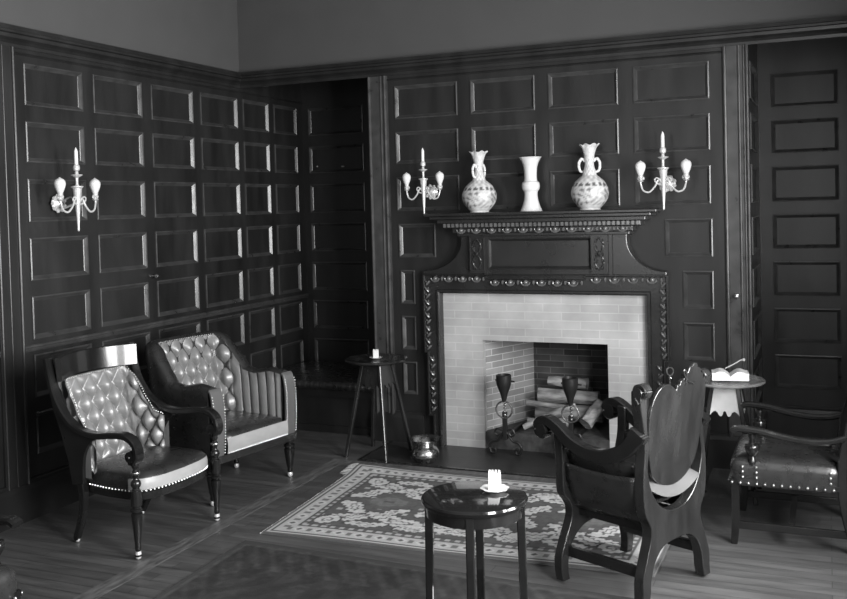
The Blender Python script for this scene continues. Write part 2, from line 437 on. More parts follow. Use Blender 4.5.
fb = MB(); fb.board([(FX0+.002, .0), (FX1-.002, .0), (FX1-.002, .05), (BXb, BY), (BXa, BY), (FX0+.002, .05)], .13, Matrix.Translation((0, 0, 0.001)))
fbuild(fb, 'firebox_floor', 'ash', smooth=0)
# tiled hearth set in the floor
mb = MB(); mb.box(-3.2, -.75, -.59, -.0, 0.0005, .006)
struct(mb.build('trim_hearth', 'hearth', smooth=0))
mb = MB(); mb.box(-3.22, -.73, -.615, -.59, 0.0005, .010); mb.box(-3.22, -3.2, -.6, 0, .0005, .01); struct(mb.build('trim_hearth_border', 'polish_mid', smooth=0))
# flat wooden frame with crossettes
Yf = -.07
outer = [(-2.825, 0), (-2.825, .247), (-2.862, .247), (-2.862, .735), (-2.885, .735), (-2.885, 1.345), (-2.37, 1.345), (-2.37, 1.37), (-1.62, 1.37), (-1.62, 1.345), (-1.028, 1.345), (-1.028, .735), (-1.055, .735), (-1.055, .247), (-1.09, .247), (-1.09, 0)]
inner = [(-1.165, 0), (-1.165, 1.21), (-2.764, 1.21), (-2.764, 0)]
m_xz = Matrix(((1,0,0,0), (0,0,-1,0), (0,1,0,0), (0,0,0,1)))   # local xy -> world xz, extrude toward -y
mb = MB(); mb.board(outer+inner, .065, m_xz); fr = fbuild(mb, 'frame', 'mantel', smooth=0, bevel=.004)
# inner moulding round the brick
mb = MB()
path = [(-2.764, 0, 0), (-2.764, 0, 1.21), (-1.165, 0, 1.21), (-1.165, 0, 0)]
def frame_run(mb, pts, prof, y=-.065):
    """profile (a outward from opening, b toward room) mitred along xz polyline"""
    rings = []
    for i, p in enumerate(pts):
        p = V((p[0], p[1])); ns = []
        if i > 0: d = (p-V(pts[i-1])).normalized(); ns.append(V((-d.y, d.x)))
        if i < len(pts)-1: d = (V(pts[i+1])-p).normalized(); ns.append(V((-d.y, d.x)))
        n = ns[0] if len(ns) == 1 else (ns[0]+ns[1])/(1+ns[0].dot(ns[1]))
        rings.append([V((p.x+n.x*a, y-b, p.y+n.y*a)) for a, b in prof])
    mb.loft(rings)
frame_run(mb, [(-2.764, 0), (-2.764, 1.21), (-1.165, 1.21), (-1.165, 0)], [(-.018, -.05), (-.012, 0), (0, .012), (.012, .012), (.018, 0), (.018, -.01)])
fbuild(mb, 'inner_moulding', 'mantel', fr, smooth=0)
# raised outer fillet following the ears
mb = MB(); oo = [(-2.862, .735)]
def fillet(mb, pts, w=.016, h=.018):
    frame_run(mb, pts, [(-w, -.01), (-w, h*.6), (-w*.6, h), (0, h), (0, -.01)])
fillet(mb, [(-2.825, 0), (-2.825, .247), (-2.862, .247), (-2.862, .735), (-2.885, .735), (-2.885, 1.345), (-2.37, 1.345)])
fillet(mb, [(-1.62, 1.345), (-1.028, 1.345), (-1.028, .735), (-1.055, .735), (-1.055, .247), (-1.09, .247), (-1.09, 0)])
fillet(mb, [(-2.37, 1.345), (-2.37, 1.318), (-1.62, 1.318), (-1.62, 1.345)], w=.012)
fbuild(mb, 'outer_moulding', 'mantel', fr, smooth=0)
# egg and dart enrichment
def eggs(mb, x0, x1, z, y, pitch=.112, h=.042):
    n = int((x1-x0)/pitch); pitch = (x1-x0)/n
    for k in range(n):
        x = x0+pitch*(k+.5)
        mb.ell((x, y, z), (.02, .02, h*.5), 10, 6)
        sh = [(x+.033*cos(a), y-.004, z+.004+h*.62*sin(a)) for a in [pi*(1+j/8) for j in range(9)]]
        mb.tube(sh, .007, 6)
        mb.ell((x+pitch/2, y, z), (.009, .014, h*.42), 6, 5)
mb = MB(); zt = 1.31
for a_, b_, z_ in ((-2.84, -2.39, zt), (-1.60, -1.07, zt), (-2.36, -1.64, 1.285)):
    mb = MB(); eggs(mb, a_, b_, z_, Yf-.004); fbuild(mb, 'egg_and_dart', 'carved', fr)
# leafy carving down the sides
for sx, xa, xb in ((1, -2.85, -2.822), (-1, -1.063, -1.092)):
    for x, za, zb in ((xa, .75, 1.30), (xb, .27, .715)):
        n = int((zb-za)/.05); mb = MB()
        for k in range(n):
            z = za+(k+.5)*(zb-za)/n; s_ = -1 if k % 2 else 1
            mt = Matrix.Rotation(s_*.7, 3, 'Y')
            mb.ell((x+s_*.004, Yf-.006, z), (.011, .018, .026), 8, 5, mt)
            mb.ell((x-s_*.009, Yf-.012, z+.012), (.007, .009, .009), 6, 4)
        fbuild(mb, 'leaf_carving', 'carved', fr)
# flared overmantel body
def arc(x0, z0, x1, z1, n=12):   # from top (x0,z0) vertical, sweeping to horizontal at (x1,z1)
    return [(x0+(x1-x0)*(1-cos(t*pi/2)), z0+(z1-z0)*sin(t*pi/2)) for t in [i/n for i in range(n+1)]]
R = arc(-1.30, 1.60, -1.03, 1.372)
L = arc(-2.55, 1.60, -2.87, 1.372)
poly = [(-2.55, 1.66)]+L+[(-2.87, 1.345), (-1.03, 1.345)]+R[::-1]+[(-1.30, 1.66)]
mb = MB(); mb.board(poly, .11, m_xz); body = fbuild(mb, 'overmantel', 'mantel', smooth=0, bevel=.006)
mb = MB()
panel_wall(mb, (0, -.118, 0), (1,0,0), (0,-1,0), -2.345, -1.54, 1.375, 1.63, [(-2.335, -1.55, 1.385, 1.62)], depth=.008)
mb.box(-2.36, -2.335, -.135, -.11, 1.345, 1.64); mb.box(-1.425, -1.402, -.135, -.11, 1.345, 1.64)
fbuild(mb, 'frieze_panel', 'mantel', body, smooth=0)
for xa in (-2.475, -1.553):
    mb = MB(); mb.box(xa, xa+.125, -.14, -.108, 1.36, 1.635)
    c = xa+.062
    fl = [(c+.035*cos(t)*(1), -.142, 1.5+.11*sin(t)) for t in [2*pi*k/24 for k in range(24)]]
    for sgn in (-1, 1):
        sc = [(c+sgn*.032*sin(t*2.0)*(1), -.143, 1.385+.23*t/pi) for t in [pi*k/24 for k in range(25)]]
        mb.tube(sc, .006, 6)
        for k in range(5): mb.ell((c+sgn*.022*(1 if k % 2 else -1), -.142, 1.40+.048*k), (.01, .008, .014), 6, 4)
    mb.ell((c, -.144, 1.5), (.016, .012, .022), 8, 5)
    frame_run(mb, [(xa+.006, 1.375), (xa+.006, 1.625), (xa+.119, 1.625), (xa+.119, 1.375), (xa+.006, 1.375)], [(-.006, -.01), (-.005, .006), (.0, .006), (.001, -.01)], y=-.14)
    fbuild(mb, 'carved_block', 'mantel', body)
# shelf: stepped mouldings mitred round the ends
mb = MB()
def shelf_layer(xa, xb, y, z0, z1): mb.box(xa, xb, -y, 0, z0, z1)
shelf_layer(-2.57, -1.275, .14, 1.635, 1.66)
shelf_layer(-2.60, -1.25, .155, 1.66, 1.70)
shelf_layer(-2.66, -1.19, .185, 1.70, 1.735)
shelf_layer(-2.70, -1.15, .215, 1.735, 1.765)
shelf_layer(-2.75, -1.11, .245, 1.765, 1.79)
shelf_layer(-2.79, -1.065, .275, 1.79, 1.812)
sh = fbuild(mb, 'mantel_shelf', 'mantel', smooth=0, bevel=.005)
mb = MB(); eggs(mb, -2.59, -1.26, 1.68, -.158, pitch=.112, h=.038); fbuild(mb, 'egg_and_dart', 'carved', sh)
mb = MB(); x = -2.655
while x < -1.2:
    mb.box(x, x+.019, -.203, -.18, 1.705, 1.732); x += .0335
fbuild(mb, 'dentils', 'carved', sh, smooth=0)

# ---------------------------------------------------------------- wall knobs
def knob(name, loc, axis, label, r=.018):
    mb = MB(); mt = Matrix.Rotation(pi/2, 3, 'Y') if axis == 'x' else Matrix.Rotation(pi/2, 3, 'X')
    mb.lathe([(.001, -.012), (r*.7, -.012), (r*.5, 0), (r*.35, .012), (r*.8, .022), (r, .032), (r*.8, .044), (.001, .05)], n=14, mtx=mt)
    o = mb.build('knob', 'brass', name); o.location = loc; return o
knob(wl, (XL+.012, -1.21, 1.411), 'x', 'small round knob on the left panelled wall above the back of the nearer armchair')
knob(wc, (-.575, -.027, 1.204), 'y', 'small round knob on the narrow post right of the fireplace')
for px, pz, lb in ((-4.41, 2.27, 'leftmost of the two tiny bright studs high on the dark alcove wall'), (-4.14, 2.26, 'rightmost of the two tiny bright studs high on the dark alcove wall')):
    mb = MB(); mb.ell((0, 0, 0), (.008 if px < -4.3 else .018, .01, .008)); o = mb.build('stud', 'steel', wb); o.location = (px, YB-.006, pz)

# ---------------------------------------------------------------- sconces
def make_sconce():
    """local: +y points out of the wall, x along the wall"""
    r = thing('wall_sconce', '', 'wall light')
    mb = MB()
    mx = Matrix.Rotation(-pi/2, 3, 'X')
    mb.lathe([(.001, 0), (.05, 0), (.052, .008), (.035, .018), (.02, .03), (.001, .034)], n=20, mtx=mx)
    for k in range(9):
        a = 2*pi*k/9; mb.ell((.048*cos(a), .012, .048*sin(a)*1.0), (.013, .01, .013), 6, 4)
    mb.tube(cr([(0, .02, 0), (.02, .06, -.03), (.01, .10, -.02), (0, .15, 0)], 6), .007, 6)
    mb.tube(cr([(0, .03, .01), (-.03, .07, .035), (-.015, .11, .03), (0, .15, .02)], 6), .005, 6)
    mb.build('back_plate', 'steel', r)
    mb = MB()
    mb.lathe([(.001, -.175), (.005, -.172), (.008, -.16), (.006, -.15), (.011, -.08), (.015, -.02), (.020, .03), (.026, .085), (.036, .095), (.036, .10), (.012, .104), (.008, .115), (.009, .15), (.014, .155), (.032, .165), (.034, .17), (.012, .173), (.009, .19), (.018, .198), (.02, .21), (.018, .225), (.012, .232)], c=(0, .16, 0), n=18)
    mb.build('stem', 'steel', r)
    mb = MB(); mb.lathe([(.001, .226), (.0115, .226), (.0115, .31), (.008, .322), (.001, .335)], c=(0, .16, 0), n=12); mb.build('candle', 'candle', r)
    for s in (-1, 1):
        mb = MB()
        pts = [(0, .165, .0), (s*.018, .17, .035), (s*.045, .17, .05), (s*.05, .17, .03)]
        loop = cr([(-s*.01, .16, -.045), (s*.012, .17, .01), (s*.035, .175, .035), (s*.05, .175, .02), (s*.03, .17, -.005), (0, .168, -.01)], 6)
        mb.tube(loop, .005, 6)
        arm = cr([(0, .165, .03), (s*.03, .17, .02), (s*.05, .172, -.02), (s*.085, .172, -.055), (s*.12, .17, -.045), (s*.135, .168, -.005), (s*.137, .166, .02)], 7)
        mb.tube(arm, .006, 7)
        for k in range(4): mb.ell((s*(.135+.016*cos(k*1.57)), .166+.016*sin(k*1.57), .035), (.007, .007, .012), 6, 4)
        mb.lathe([(.001, .01), (.012, .012), (.021, .017), (.012, .023), (.014, .032), (.021, .037), (.017, .043), (.016, .052), (.018, .056), (.001, .058)], c=(s*.137, .166, 0), n=14)
        mb.build('arm', 'steel', r)
        mb = MB(); mb.lathe([(.014, .056), (.018, .064), (.023, .076), (.029, .092), (.033, .11), (.032, .124), (.024, .138), (.012, .145), (.003, .151), (.001, .153)], c=(s*.137, .166, 0), n=18)
        mb.build('bulb', 'bulb', r)
    return r
sc = make_sconce(); sc.location = (-2.825, -.0, 1.965); sc.rotation_euler = (0, 0, pi)
sc['label'] = 'pale two-bulb wall sconce left of the vases, centre candle above the mantel end'; sc['group'] = 'wall sconces'
sR = dup(sc, (-1.03, 0, 1.985), pi, 'pale two-bulb wall sconce right of the vases above the right end of the mantel', 'wall sconces')
sL = dup(sc, (XL, -2.11, 1.95), -pi/2, 'pale two-bulb wall sconce on the left panelled wall', 'wall sconces')

sR.scale = (1.12, 1.08, 1.06); sL.scale = (1.12, 1.05, 1.05); sc.location.z = 1.98

# ---------------------------------------------------------------- vases
def tone_mesh(mb, name, m, parent, fn):
    o = mb.build(name, m, parent)
    me = o.data; ca = me.color_attributes.new('tone', 'FLOAT_COLOR', 'POINT')
    for v in me.vertices:
        t = fn(v.co); ca.data[v.index].color = (t, t, t, 1)
    return o
ZS = 1.812
def bottle(name, label, x, s, handles_front):
    r = thing(name, label, 'vase', (x, -.135, ZS), group='mantel vases')
    prof = cr([(.001, 0), (.068, 0), (.070, .012), (.088, .03), (.118, .07), (.130, .118), (.122, .16), (.098, .2), (.066, .228), (.05, .243), (.044, .27), (.034, .30), (.031, .335), (.036, .355), (.036, .375), (.042, .40), (.051, .43), (.066, .452)], 5)
    def mod(rr, z, a):
        if z > .40: rr *= 1+.10*((z-.40)/.05)*sin(a*7); z = z+.006*((z-.40)/.05)*sin(a*7+1)
        return rr, z
    inner = [(.06, .45), (.036, .40), (.001, .38)]
    mb = MB(); mb.lathe(prof+inner, n=60, mod=mod)
    def tone(c):
        a = atan2(c.y, c.x); z = c.z; v = .52
        if .165 < z < .192: v = .10 if (sin(a*16)+.6*sin(z*500)) > -.3 else .55
        elif .03 < z < .16:
            q = sin(a*9+2*sin(z*60))*sin(z*90+2*cos(a*5))
            v = .5-.42*max(0, q)**.5*(1 if sin(a*3+1) > -.5 else .5)
        elif .195 < z < .35: v = .5+.14*sin(a*12)*sin(z*160)
        return v
    tone_mesh(mb, 'body', 'porcelain', r, tone)
    ang0 = .12 if not handles_front else 1.25
    for s_ in (-1, 1):
        mb = MB(); d = V((cos(ang0)*s_, sin(ang0)*s_, 0))
        pts = cr([tuple(d*a+V((0, 0, z))) for a, z in ((.03, .335), (.05, .355), (.068, .335), (.072, .305), (.064, .272), (.044, .262))], 6)
        mb.tube(pts, lambda t: .010-.003*abs(t-.5), 8)
        mb.ell(tuple(d*.055+V((0, 0, .352))), (.012, .012, .012)); mb.build('handle', 'china', r)
    r.scale = (s, s, s)
    return r
bottle('bottle_vase', 'round-bellied painted porcelain vase with ruffled neck at left on the mantel', -2.385, 1.0, True)
bottle('bottle_vase', 'round-bellied painted porcelain vase with two ear handles at right on the mantel', -1.55, 1.03, False)
r = thing('beaker_vase', 'plain white beaker vase with flared mouth, middle of the mantel', 'vase', (-1.985, -.135, ZS), group='mantel vases')
mb = MB(); mb.lathe(cr([(.001, 0), (.075, 0), (.078, .01), (.062, .05), (.05, .10), (.05, .14), (.062, .16), (.066, .185), (.062, .21), (.048, .225), (.046, .27), (.052, .33), (.07, .375), (.085, .395)], 5)+[(.078, .393), (.045, .33), (.001, .30)], n=40)
mb.build('body', 'china', r)

# ---------------------------------------------------------------- rugs
def rug(name, corners, nu, nv, tone, m='rug', z=.012, bump=None):
    A, B, C_, D_ = [V((*c, 0)) for c in corners]   # near-left, near-right, far-right, far-left
    mb = MB()
    def P(u, v):
        p = A*(1-u)*(1-v)+B*u*(1-v)+C_*u*v+D_*(1-u)*v
        p.z = z+(bump(u, v) if bump else 0); return p
    vs = mb.grid(P, nu, nv)
    rim = [vs[i][0] for i in range(nu+1)]+[vs[nu][j] for j in range(1, nv+1)]+[vs[i][nv] for i in range(nu-1, -1, -1)]+[vs[0][j] for j in range(nv-1, 0, -1)]
    low = [mb.bm.verts.new(V((v.co.x, v.co.y, .0015))) for v in rim]
    for k in range(len(rim)): mb._face([rim[k], low[k], low[(k+1) % len(rim)], rim[(k+1) % len(rim)]])
    me_uv = [(i/nu, j/nv) for i in range(nu+1) for j in range(nv+1)]
    o = mb.build(name, m, None, smooth=50, recalc=True)
    ca = o.data.color_attributes.new('tone', 'FLOAT_COLOR', 'POINT')
    for k, v in enumerate(o.data.vertices):
        t = tone(*me_uv[k]) if k < len(me_uv) else .12
        ca.data[k].color = (t, t, t, 1)
    return o
RW, RH = 2.28, 1.42
rnd = random.Random(3)
jit = [[rnd.random() for _ in range(80)] for _ in range(80)]
def rug_tone(u, v):
    x, y = u*RW, v*RH
    d = min(x, RW-x, y, RH-y)
    along = x if d in (y, RH-y) else y
    if d < .018: return .10
    if d < .035: return .42
    if d < .05: return .07
    if d < .155:                                   # main pale border with hooked motifs
        c = (along % .13)/.13; q = (d-.05)/.105
        m = abs(c-.5)*2+abs(q-.5)*1.6
        if m < .32: return .10
        if m < .62: return .50
        if (c < .12 or c > .88) and .3 < q < .7: return .14
        return .40
    if d < .17: return .07
    if d < .195: return .36 if (along % .06) < .035 else .1
    if d < .21: return .06
    # field with serrated pale medallions
    cx, cy = abs(x-RW/2), abs(y-RH/2)
    v0 = .085
    for mx, my, s in ((0, 0, .27), (.62, 0, .25)):
        dx, dy = abs(cx-mx), abs(cy-my)
        ser = .035*(abs(((dx*14) % 1)-.5)*2)+.03*(abs(((dy*11) % 1)-.5)*2)
        dd = dx*.85+dy*1.15+ser
        if dd < s*.28: v0 = .45 if dd < s*.14 else .08
        elif dd < s*.62: v0 = .14
        elif dd < s*.78: v0 = .10
    # bright flame shaped leaves ringing the medallions
    dx, dy = cx-.31, cy
    for (px, py, ax, ay, ang) in ((.16, .30, .17, .045, .5), (.42, .33, .19, .05, -.35), (.72, .30, .18, .05, .45), (.80, .14, .13, .04, -.8), (.30, .12, .10, .035, 1.1), (.53, .20, .12, .03, .9), (.05, .40, .12, .035, -.2), (.60, .42, .12, .03, .1), (.86, .40, .07, .05, .2), (.30, .43, .10, .02, .2)):
        ex, ey = cx-px, cy-py
        a = ex*cos(ang)+ey*sin(ang); b = -ex*sin(ang)+ey*cos(ang)
        b += .02*(abs(((a*22) % 1)-.5)*2-.5)
        b += .012*sin(a*31+px*40); e = (a/(ax*1.1))**2+(b/(ay*1.35))**2
        if e < 1: v0 = .50 if not (.10 < e < .22) else .12
        elif e < 1.35: v0 = .05
    if v0 == .085 and (int(x*16)+int(y*16)*3) % 7 == 0 and ((x*16) % 1 < .5) and ((y*16) % 1 < .5): v0 = .35
    return v0*(.85+.3*jit[int(u*79)][int(v*79)])
def rbump(u, v): return .004*sin(u*9)*sin(v*7+1)**2+.022*math.exp(-((u*8)**2+((1-v)*9)**2))
r1 = rug('oriental_rug', [(-3.03, -2.20), (-.81, -2.10), (-.80, -.70), (-3.12, -.79)], 300, 190, rug_tone, bump=rbump)
tag(r1, 'light patterned oriental rug with bordered edge in front of the hearth', 'rug')
mb = MB()
for k in range(70):
    t = (k+random.random()*.5)/70 if k < 60 else .86+.14*(k-60+random.random()*.5)/10; p = V((-3.03, -2.20, 0)).lerp(V((-3.12, -.79, 0)), t)
    l = .006+.006*random.random()+(.06 if t > .86 else 0)
    if k == 60: mb.build('fringe', 'fringe', r1); mb = MB()
    zz = .006+.025*math.exp(-((1-t)*9)**2)
    mb.tube([tuple(p+V((.004, 0, zz+.006))), tuple(p+V((-l*.5, random.uniform(-.01, .01), zz))), tuple(p+V((-l, random.uniform(-.015, .02), .004+zz*.4)))], .0035, 4)
mb.build('fringe', 'fringe', r1)
def dark_tone(u, v):
    x, y = u*2.9, v*1.5; d = min(x, 2.9-x, 1.5-y)
    if d < .03: return .03
    s = sin(x*26+3*sin(y*9))*sin(y*30+2*sin(x*7))
    w = .020 if s > .25 else (.008 if s < -.3 else .013)
    if .05 < d < .22: w += .010 if ((x+y)*9 % 1 < .35) else 0
    if .03 < d < .05: w = .04
    return w*(.7+.6*jit[int(u*79)][int(v*79)])
r2 = rug('dark_rug', [(-2.97, -4.6), (-.25, -4.6), (-.25, -2.42), (-3.05, -2.34)], 240, 150, dark_tone, z=.010)
tag(r2, 'large dark rug with a faint pattern in the foreground under the small table', 'rug')

# ---------------------------------------------------------------- nail trims, tufting
def nails(mb, pts, r=.006, step=.022, nrm=None):
    """small domes along a polyline"""
    P = [V(p) for p in pts]; acc = 0; nxt = step/2
    for a, b in zip(P, P[1:]):
        L = (b-a).length
        while nxt <= acc+L and L > 0:
            c = a.lerp(b, (nxt-acc)/L); mb.ell(tuple(c), (r, r, r), 6, 4); nxt += step
        acc += L
def nail_run(par, pts, r=.005, step=.02, m='nail'):
    mb = MB(); nails(mb, pts, r, step); return mb.build('nailhead_trim', m, par)
nail_mesh = []
def single_nails(par, pts):
    for p in pts:
        if not nail_mesh:
            mb = MB(); mb.ell((0, 0, 0), (.0075, .0075, .0075), 10, 6); o = mb.build('nailhead', 'nail', par); nail_mesh.append(o.data)
        else:
            o = bpy.data.objects.new('nailhead', nail_mesh[0]); col.objects.link(o); o.parent = par
        o.location = p
def tuft(p, q, amp):
    a, b = (p+q)/2, (p-q)/2
    return amp*(abs(sin(pi*a))*abs(sin(pi*b)))**.55-amp*.4

# ---------------------------------------------------------------- armchair with scroll arms (near left)
def scroll_armchair():
    r = thing('scroll_armchair', 'dark wood armchair with curled scroll arms and buttoned leather back, nearest on the left', 'armchair', (-3.665, -2.415, 0), radians(-3))
    # plan curve of the inside back / wings, s in -1..1
    def plan(s):
        a = abs(s); sg = 1 if s > 0 else -1
        x = interp([(0, -.335), (.45, -.32), (.62, -.27), (.78, -.19), (1, -.09)], a)
        y = interp([(0, 0), (.45, .235), (.62, .285), (.78, .295), (1, .30)], a)
        return x, y*sg
    def plan_s(s):   # smoothed
        n = 5; xs = [plan(max(-1, min(1, s+(k-2)*.05))) for k in range(n)]
        return sum(p[0] for p in xs)/n, sum(p[1] for p in xs)/n
    def top(s): return interp([(0, .925), (.5, .925), (.60, .87), (.70, .74), (.80, .655), (1, .63)], abs(s))
    def lean(z, s): return -max(0, (z-.42))*.16*interp([(0, 1), (.55, 1), (.75, .3), (1, 0)], abs(s))
    def surf(u, v):
        s = u*2-1; x, y = plan_s(s); z0 = .40; z1 = top(s); z = z0+(z1-z0)*v
        x += lean(z, s)
        x2, y2 = plan_s(max(-1, s-.01)); x3, y3 = plan_s(min(1, s+.01))
        nx, ny = (y3-y2), -(x3-x2); L = sqrt(nx*nx+ny*ny) or 1
        nx, ny = nx/L, ny/L
        d = tuft(s*9.0+.5, (z-.42)/.085, .05)*min(1, 6*min(v, 1-v)+.12)*min(1, 12*(1-abs(s)))
        return V((x+nx*(d+.02), y+ny*(d+.02), z))
    mb = MB(); mb.grid(surf, 220, 84)
    def back_s(u, v):
        s = u*2-1; x, y = plan_s(s); z = .40+(top(s)-.40)*v
        x += lean(z, s); x2, y2 = plan_s(max(-1, s-.01)); x3, y3 = plan_s(min(1, s+.01))
        nx, ny = (y3-y2), -(x3-x2); L = sqrt(nx*nx+ny*ny) or 1
        return V((x-nx/L*.02, y-ny/L*.02, z))
    mb.grid(back_s, 60, 8)
    mb.build('backrest', 'leather_tuft', r, smooth=80, recalc=False)
    # crest rail
    mb = MB(); pts = []
    for k in range(25):
        s = -1+2*k/24; x = -.46+.12*s*s; y = s*.31; pts.append((x, y, .995))
    mb.sweep(pts, rect(.028, .135, .006), up=(-.10, 0, 1)); mb.build('crest_rail', 'polish', r)
    # side frames
    for sg in (-1, 1):
        mb = MB()
        path = cr([(-.405, sg*.325, 1.06), (-.385, sg*.325, .96), (-.345, sg*.325, .84), (-.27, sg*.327, .735), (-.17, sg*.33, .672), (-.05, sg*.333, .652), (.08, sg*.337, .665), (.175, sg*.34, .668), (.24, sg*.34, .635), (.262, sg*.34, .575), (.245, sg*.34, .535), (.215, sg*.34, .535)], 6)
        mb.sweep(path, lambda t: rect(.055+.01*t, .034 if t < .85 else .03, .007), up=lambda t: (0, 1, 0) if False else (0.001, 0, 1) if .3 < t < .75 else ((1, 0, .3) if t <= .3 else (1, 0, .2)))
        mb.build('arm', 'polish', r, smooth=40)
        mb = MB(); mb.lathe([(.001, -.032), (.03, -.03), (.035, -.01), (.035, .01), (.03, .03), (.001, .032)], c=(.222, sg*.34, .562), n=18, mtx=Matrix.Rotation(pi/2, 3, 'X'))
        mb.ell((.222, sg*.375, .562), (.01, .006, .01)); mb.build('scroll_boss', 'polish', r)
        # curved side panel below the arm
        poly = cr([(-.37, .88), (-.33, .79), (-.25, .70), (-.12, .655), (-.02, .65)], 5)+cr([(.0, .645), (-.085, .61), (-.135, .54), (-.15, .46), (-.15, .37)], 5)+[(-.235, .36), (-.262, .50), (-.315, .66), (-.372, .80)]
        mt = Matrix(((1,0,0,0), (0,0,1,sg*.327-.012), (0,1,0,0), (0,0,0,1)))
        mb = MB(); mb.board(poly, .024, mt); mb.build('side_panel', 'polish', r, smooth=0, bevel=.004)
        # front leg: turned post from the scroll to the floor
        mb = MB()
        mb.lathe(cr([(.001, .012), (.014, .014), (.017, .028), (.012, .04), (.014, .05), (.017, .062), (.016, .08), (.022, .15), (.030, .235), (.031, .25)], 3)+[(.022, .256), (.033, .264), (.033, .274), (.022, .282), (.022, .29), (.03, .295), (.03, .375), (.022, .38), (.022, .385)]+cr([(.018, .39), (.028, .405), (.026, .425), (.014, .44), (.018, .46), (.022, .475), (.013, .49), (.02, .505), (.02, .525), (.012, .535)], 3), c=(.232, sg*.335, 0), n=16)
        lg = mb.build('leg', 'polish', r)
        mb = MB(); mb.lathe([(.024, .466), (.026, .469), (.026, .475), (.024, .478)], c=(.232, sg*.335, 0), n=16); mb.build('leg_ring', 'brass', lg)
        mb = MB(); mb.ell((.232, sg*.335, .016), (.016, .016, .016), 12, 8); mb.lathe([(.012, .020), (.018, .03), (.015, .045), (.012, .046)], c=(.232, sg*.335, 0), n=12)
        mb.build('caster', 'steel', lg)
        # rear sabre leg
        mb = MB()
        mb.sweep(cr([(-.215, sg*.29, .38), (-.205, sg*.285, .27), (-.235, sg*.275, .15), (-.285, sg*.265, .04), (-.29, sg*.263, .025)], 6), lambda t: rect(.042-.008*t, .05-.018*t, .006), up=(1, 0, 0))
        lg = mb.build('leg', 'polish', r)
        mb = MB(); mb.ell((-.292, sg*.262, .016), (.016, .014, .016), 10, 6); mb.build('caster', 'steel', lg)
    # seat rail and cushion
    def outline(k, x1, x0, yy, bow):
        pass
    def seat_pt(a, grow, z):
        # rounded trapezoid with a bowed front
        c, s_ = cos(a), sin(a); e = .32
        px = (abs(c)**e)*(1 if c > 0 else -1); py = (abs(s_)**e)*(1 if s_ > 0 else -1)
        x = .0+px*.235; y = py*(.30 if px > 0 else .30-.03*(-px))
        if px > 0: x += .045*px*(1-py*py)
        return V((x*grow, y*grow, z))
    N = 56
    ring = lambda gr, z: [seat_pt(2*pi*k/N, gr, z) for k in range(N)]
    mb = MB(); mb.loft([ring(.93, .30), ring(1.0, .305), ring(1.0, .345), ring(.95, .35)]); mb.build('seat_rail', 'polish', r)
    mb = MB(); mb.loft([ring(.98, .345), ring(1.005, .35), ring(1.016, .375), ring(1.012, .40), ring(.995, .42), ring(.955, .437), ring(.86, .45), ring(.6, .462), ring(.1, .466)])
    mb.build('seat', 'leather', r, smooth=60)
    mb = MB(); mb.grid(lambda u, v: seat_pt(radians(-78+156*u), 1.022-.03*max(0, v-.5), .360+.062*v), 40, 6); mb.build('lit_front_band', 'band', r, smooth=60)  # pale strip laid over the seat front as a painted window reflection
    nail_run(r, [seat_pt(2*pi*k/200, 1.012, .354) for k in range(-62, 63)], .006, .024)
    # (nails run just below the front band)
    nail_run(r, [surf(k/160, 1)+V((.012, 0, .004)) for k in range(4, 157)], .0045, .017)
    return r
scroll_armchair()

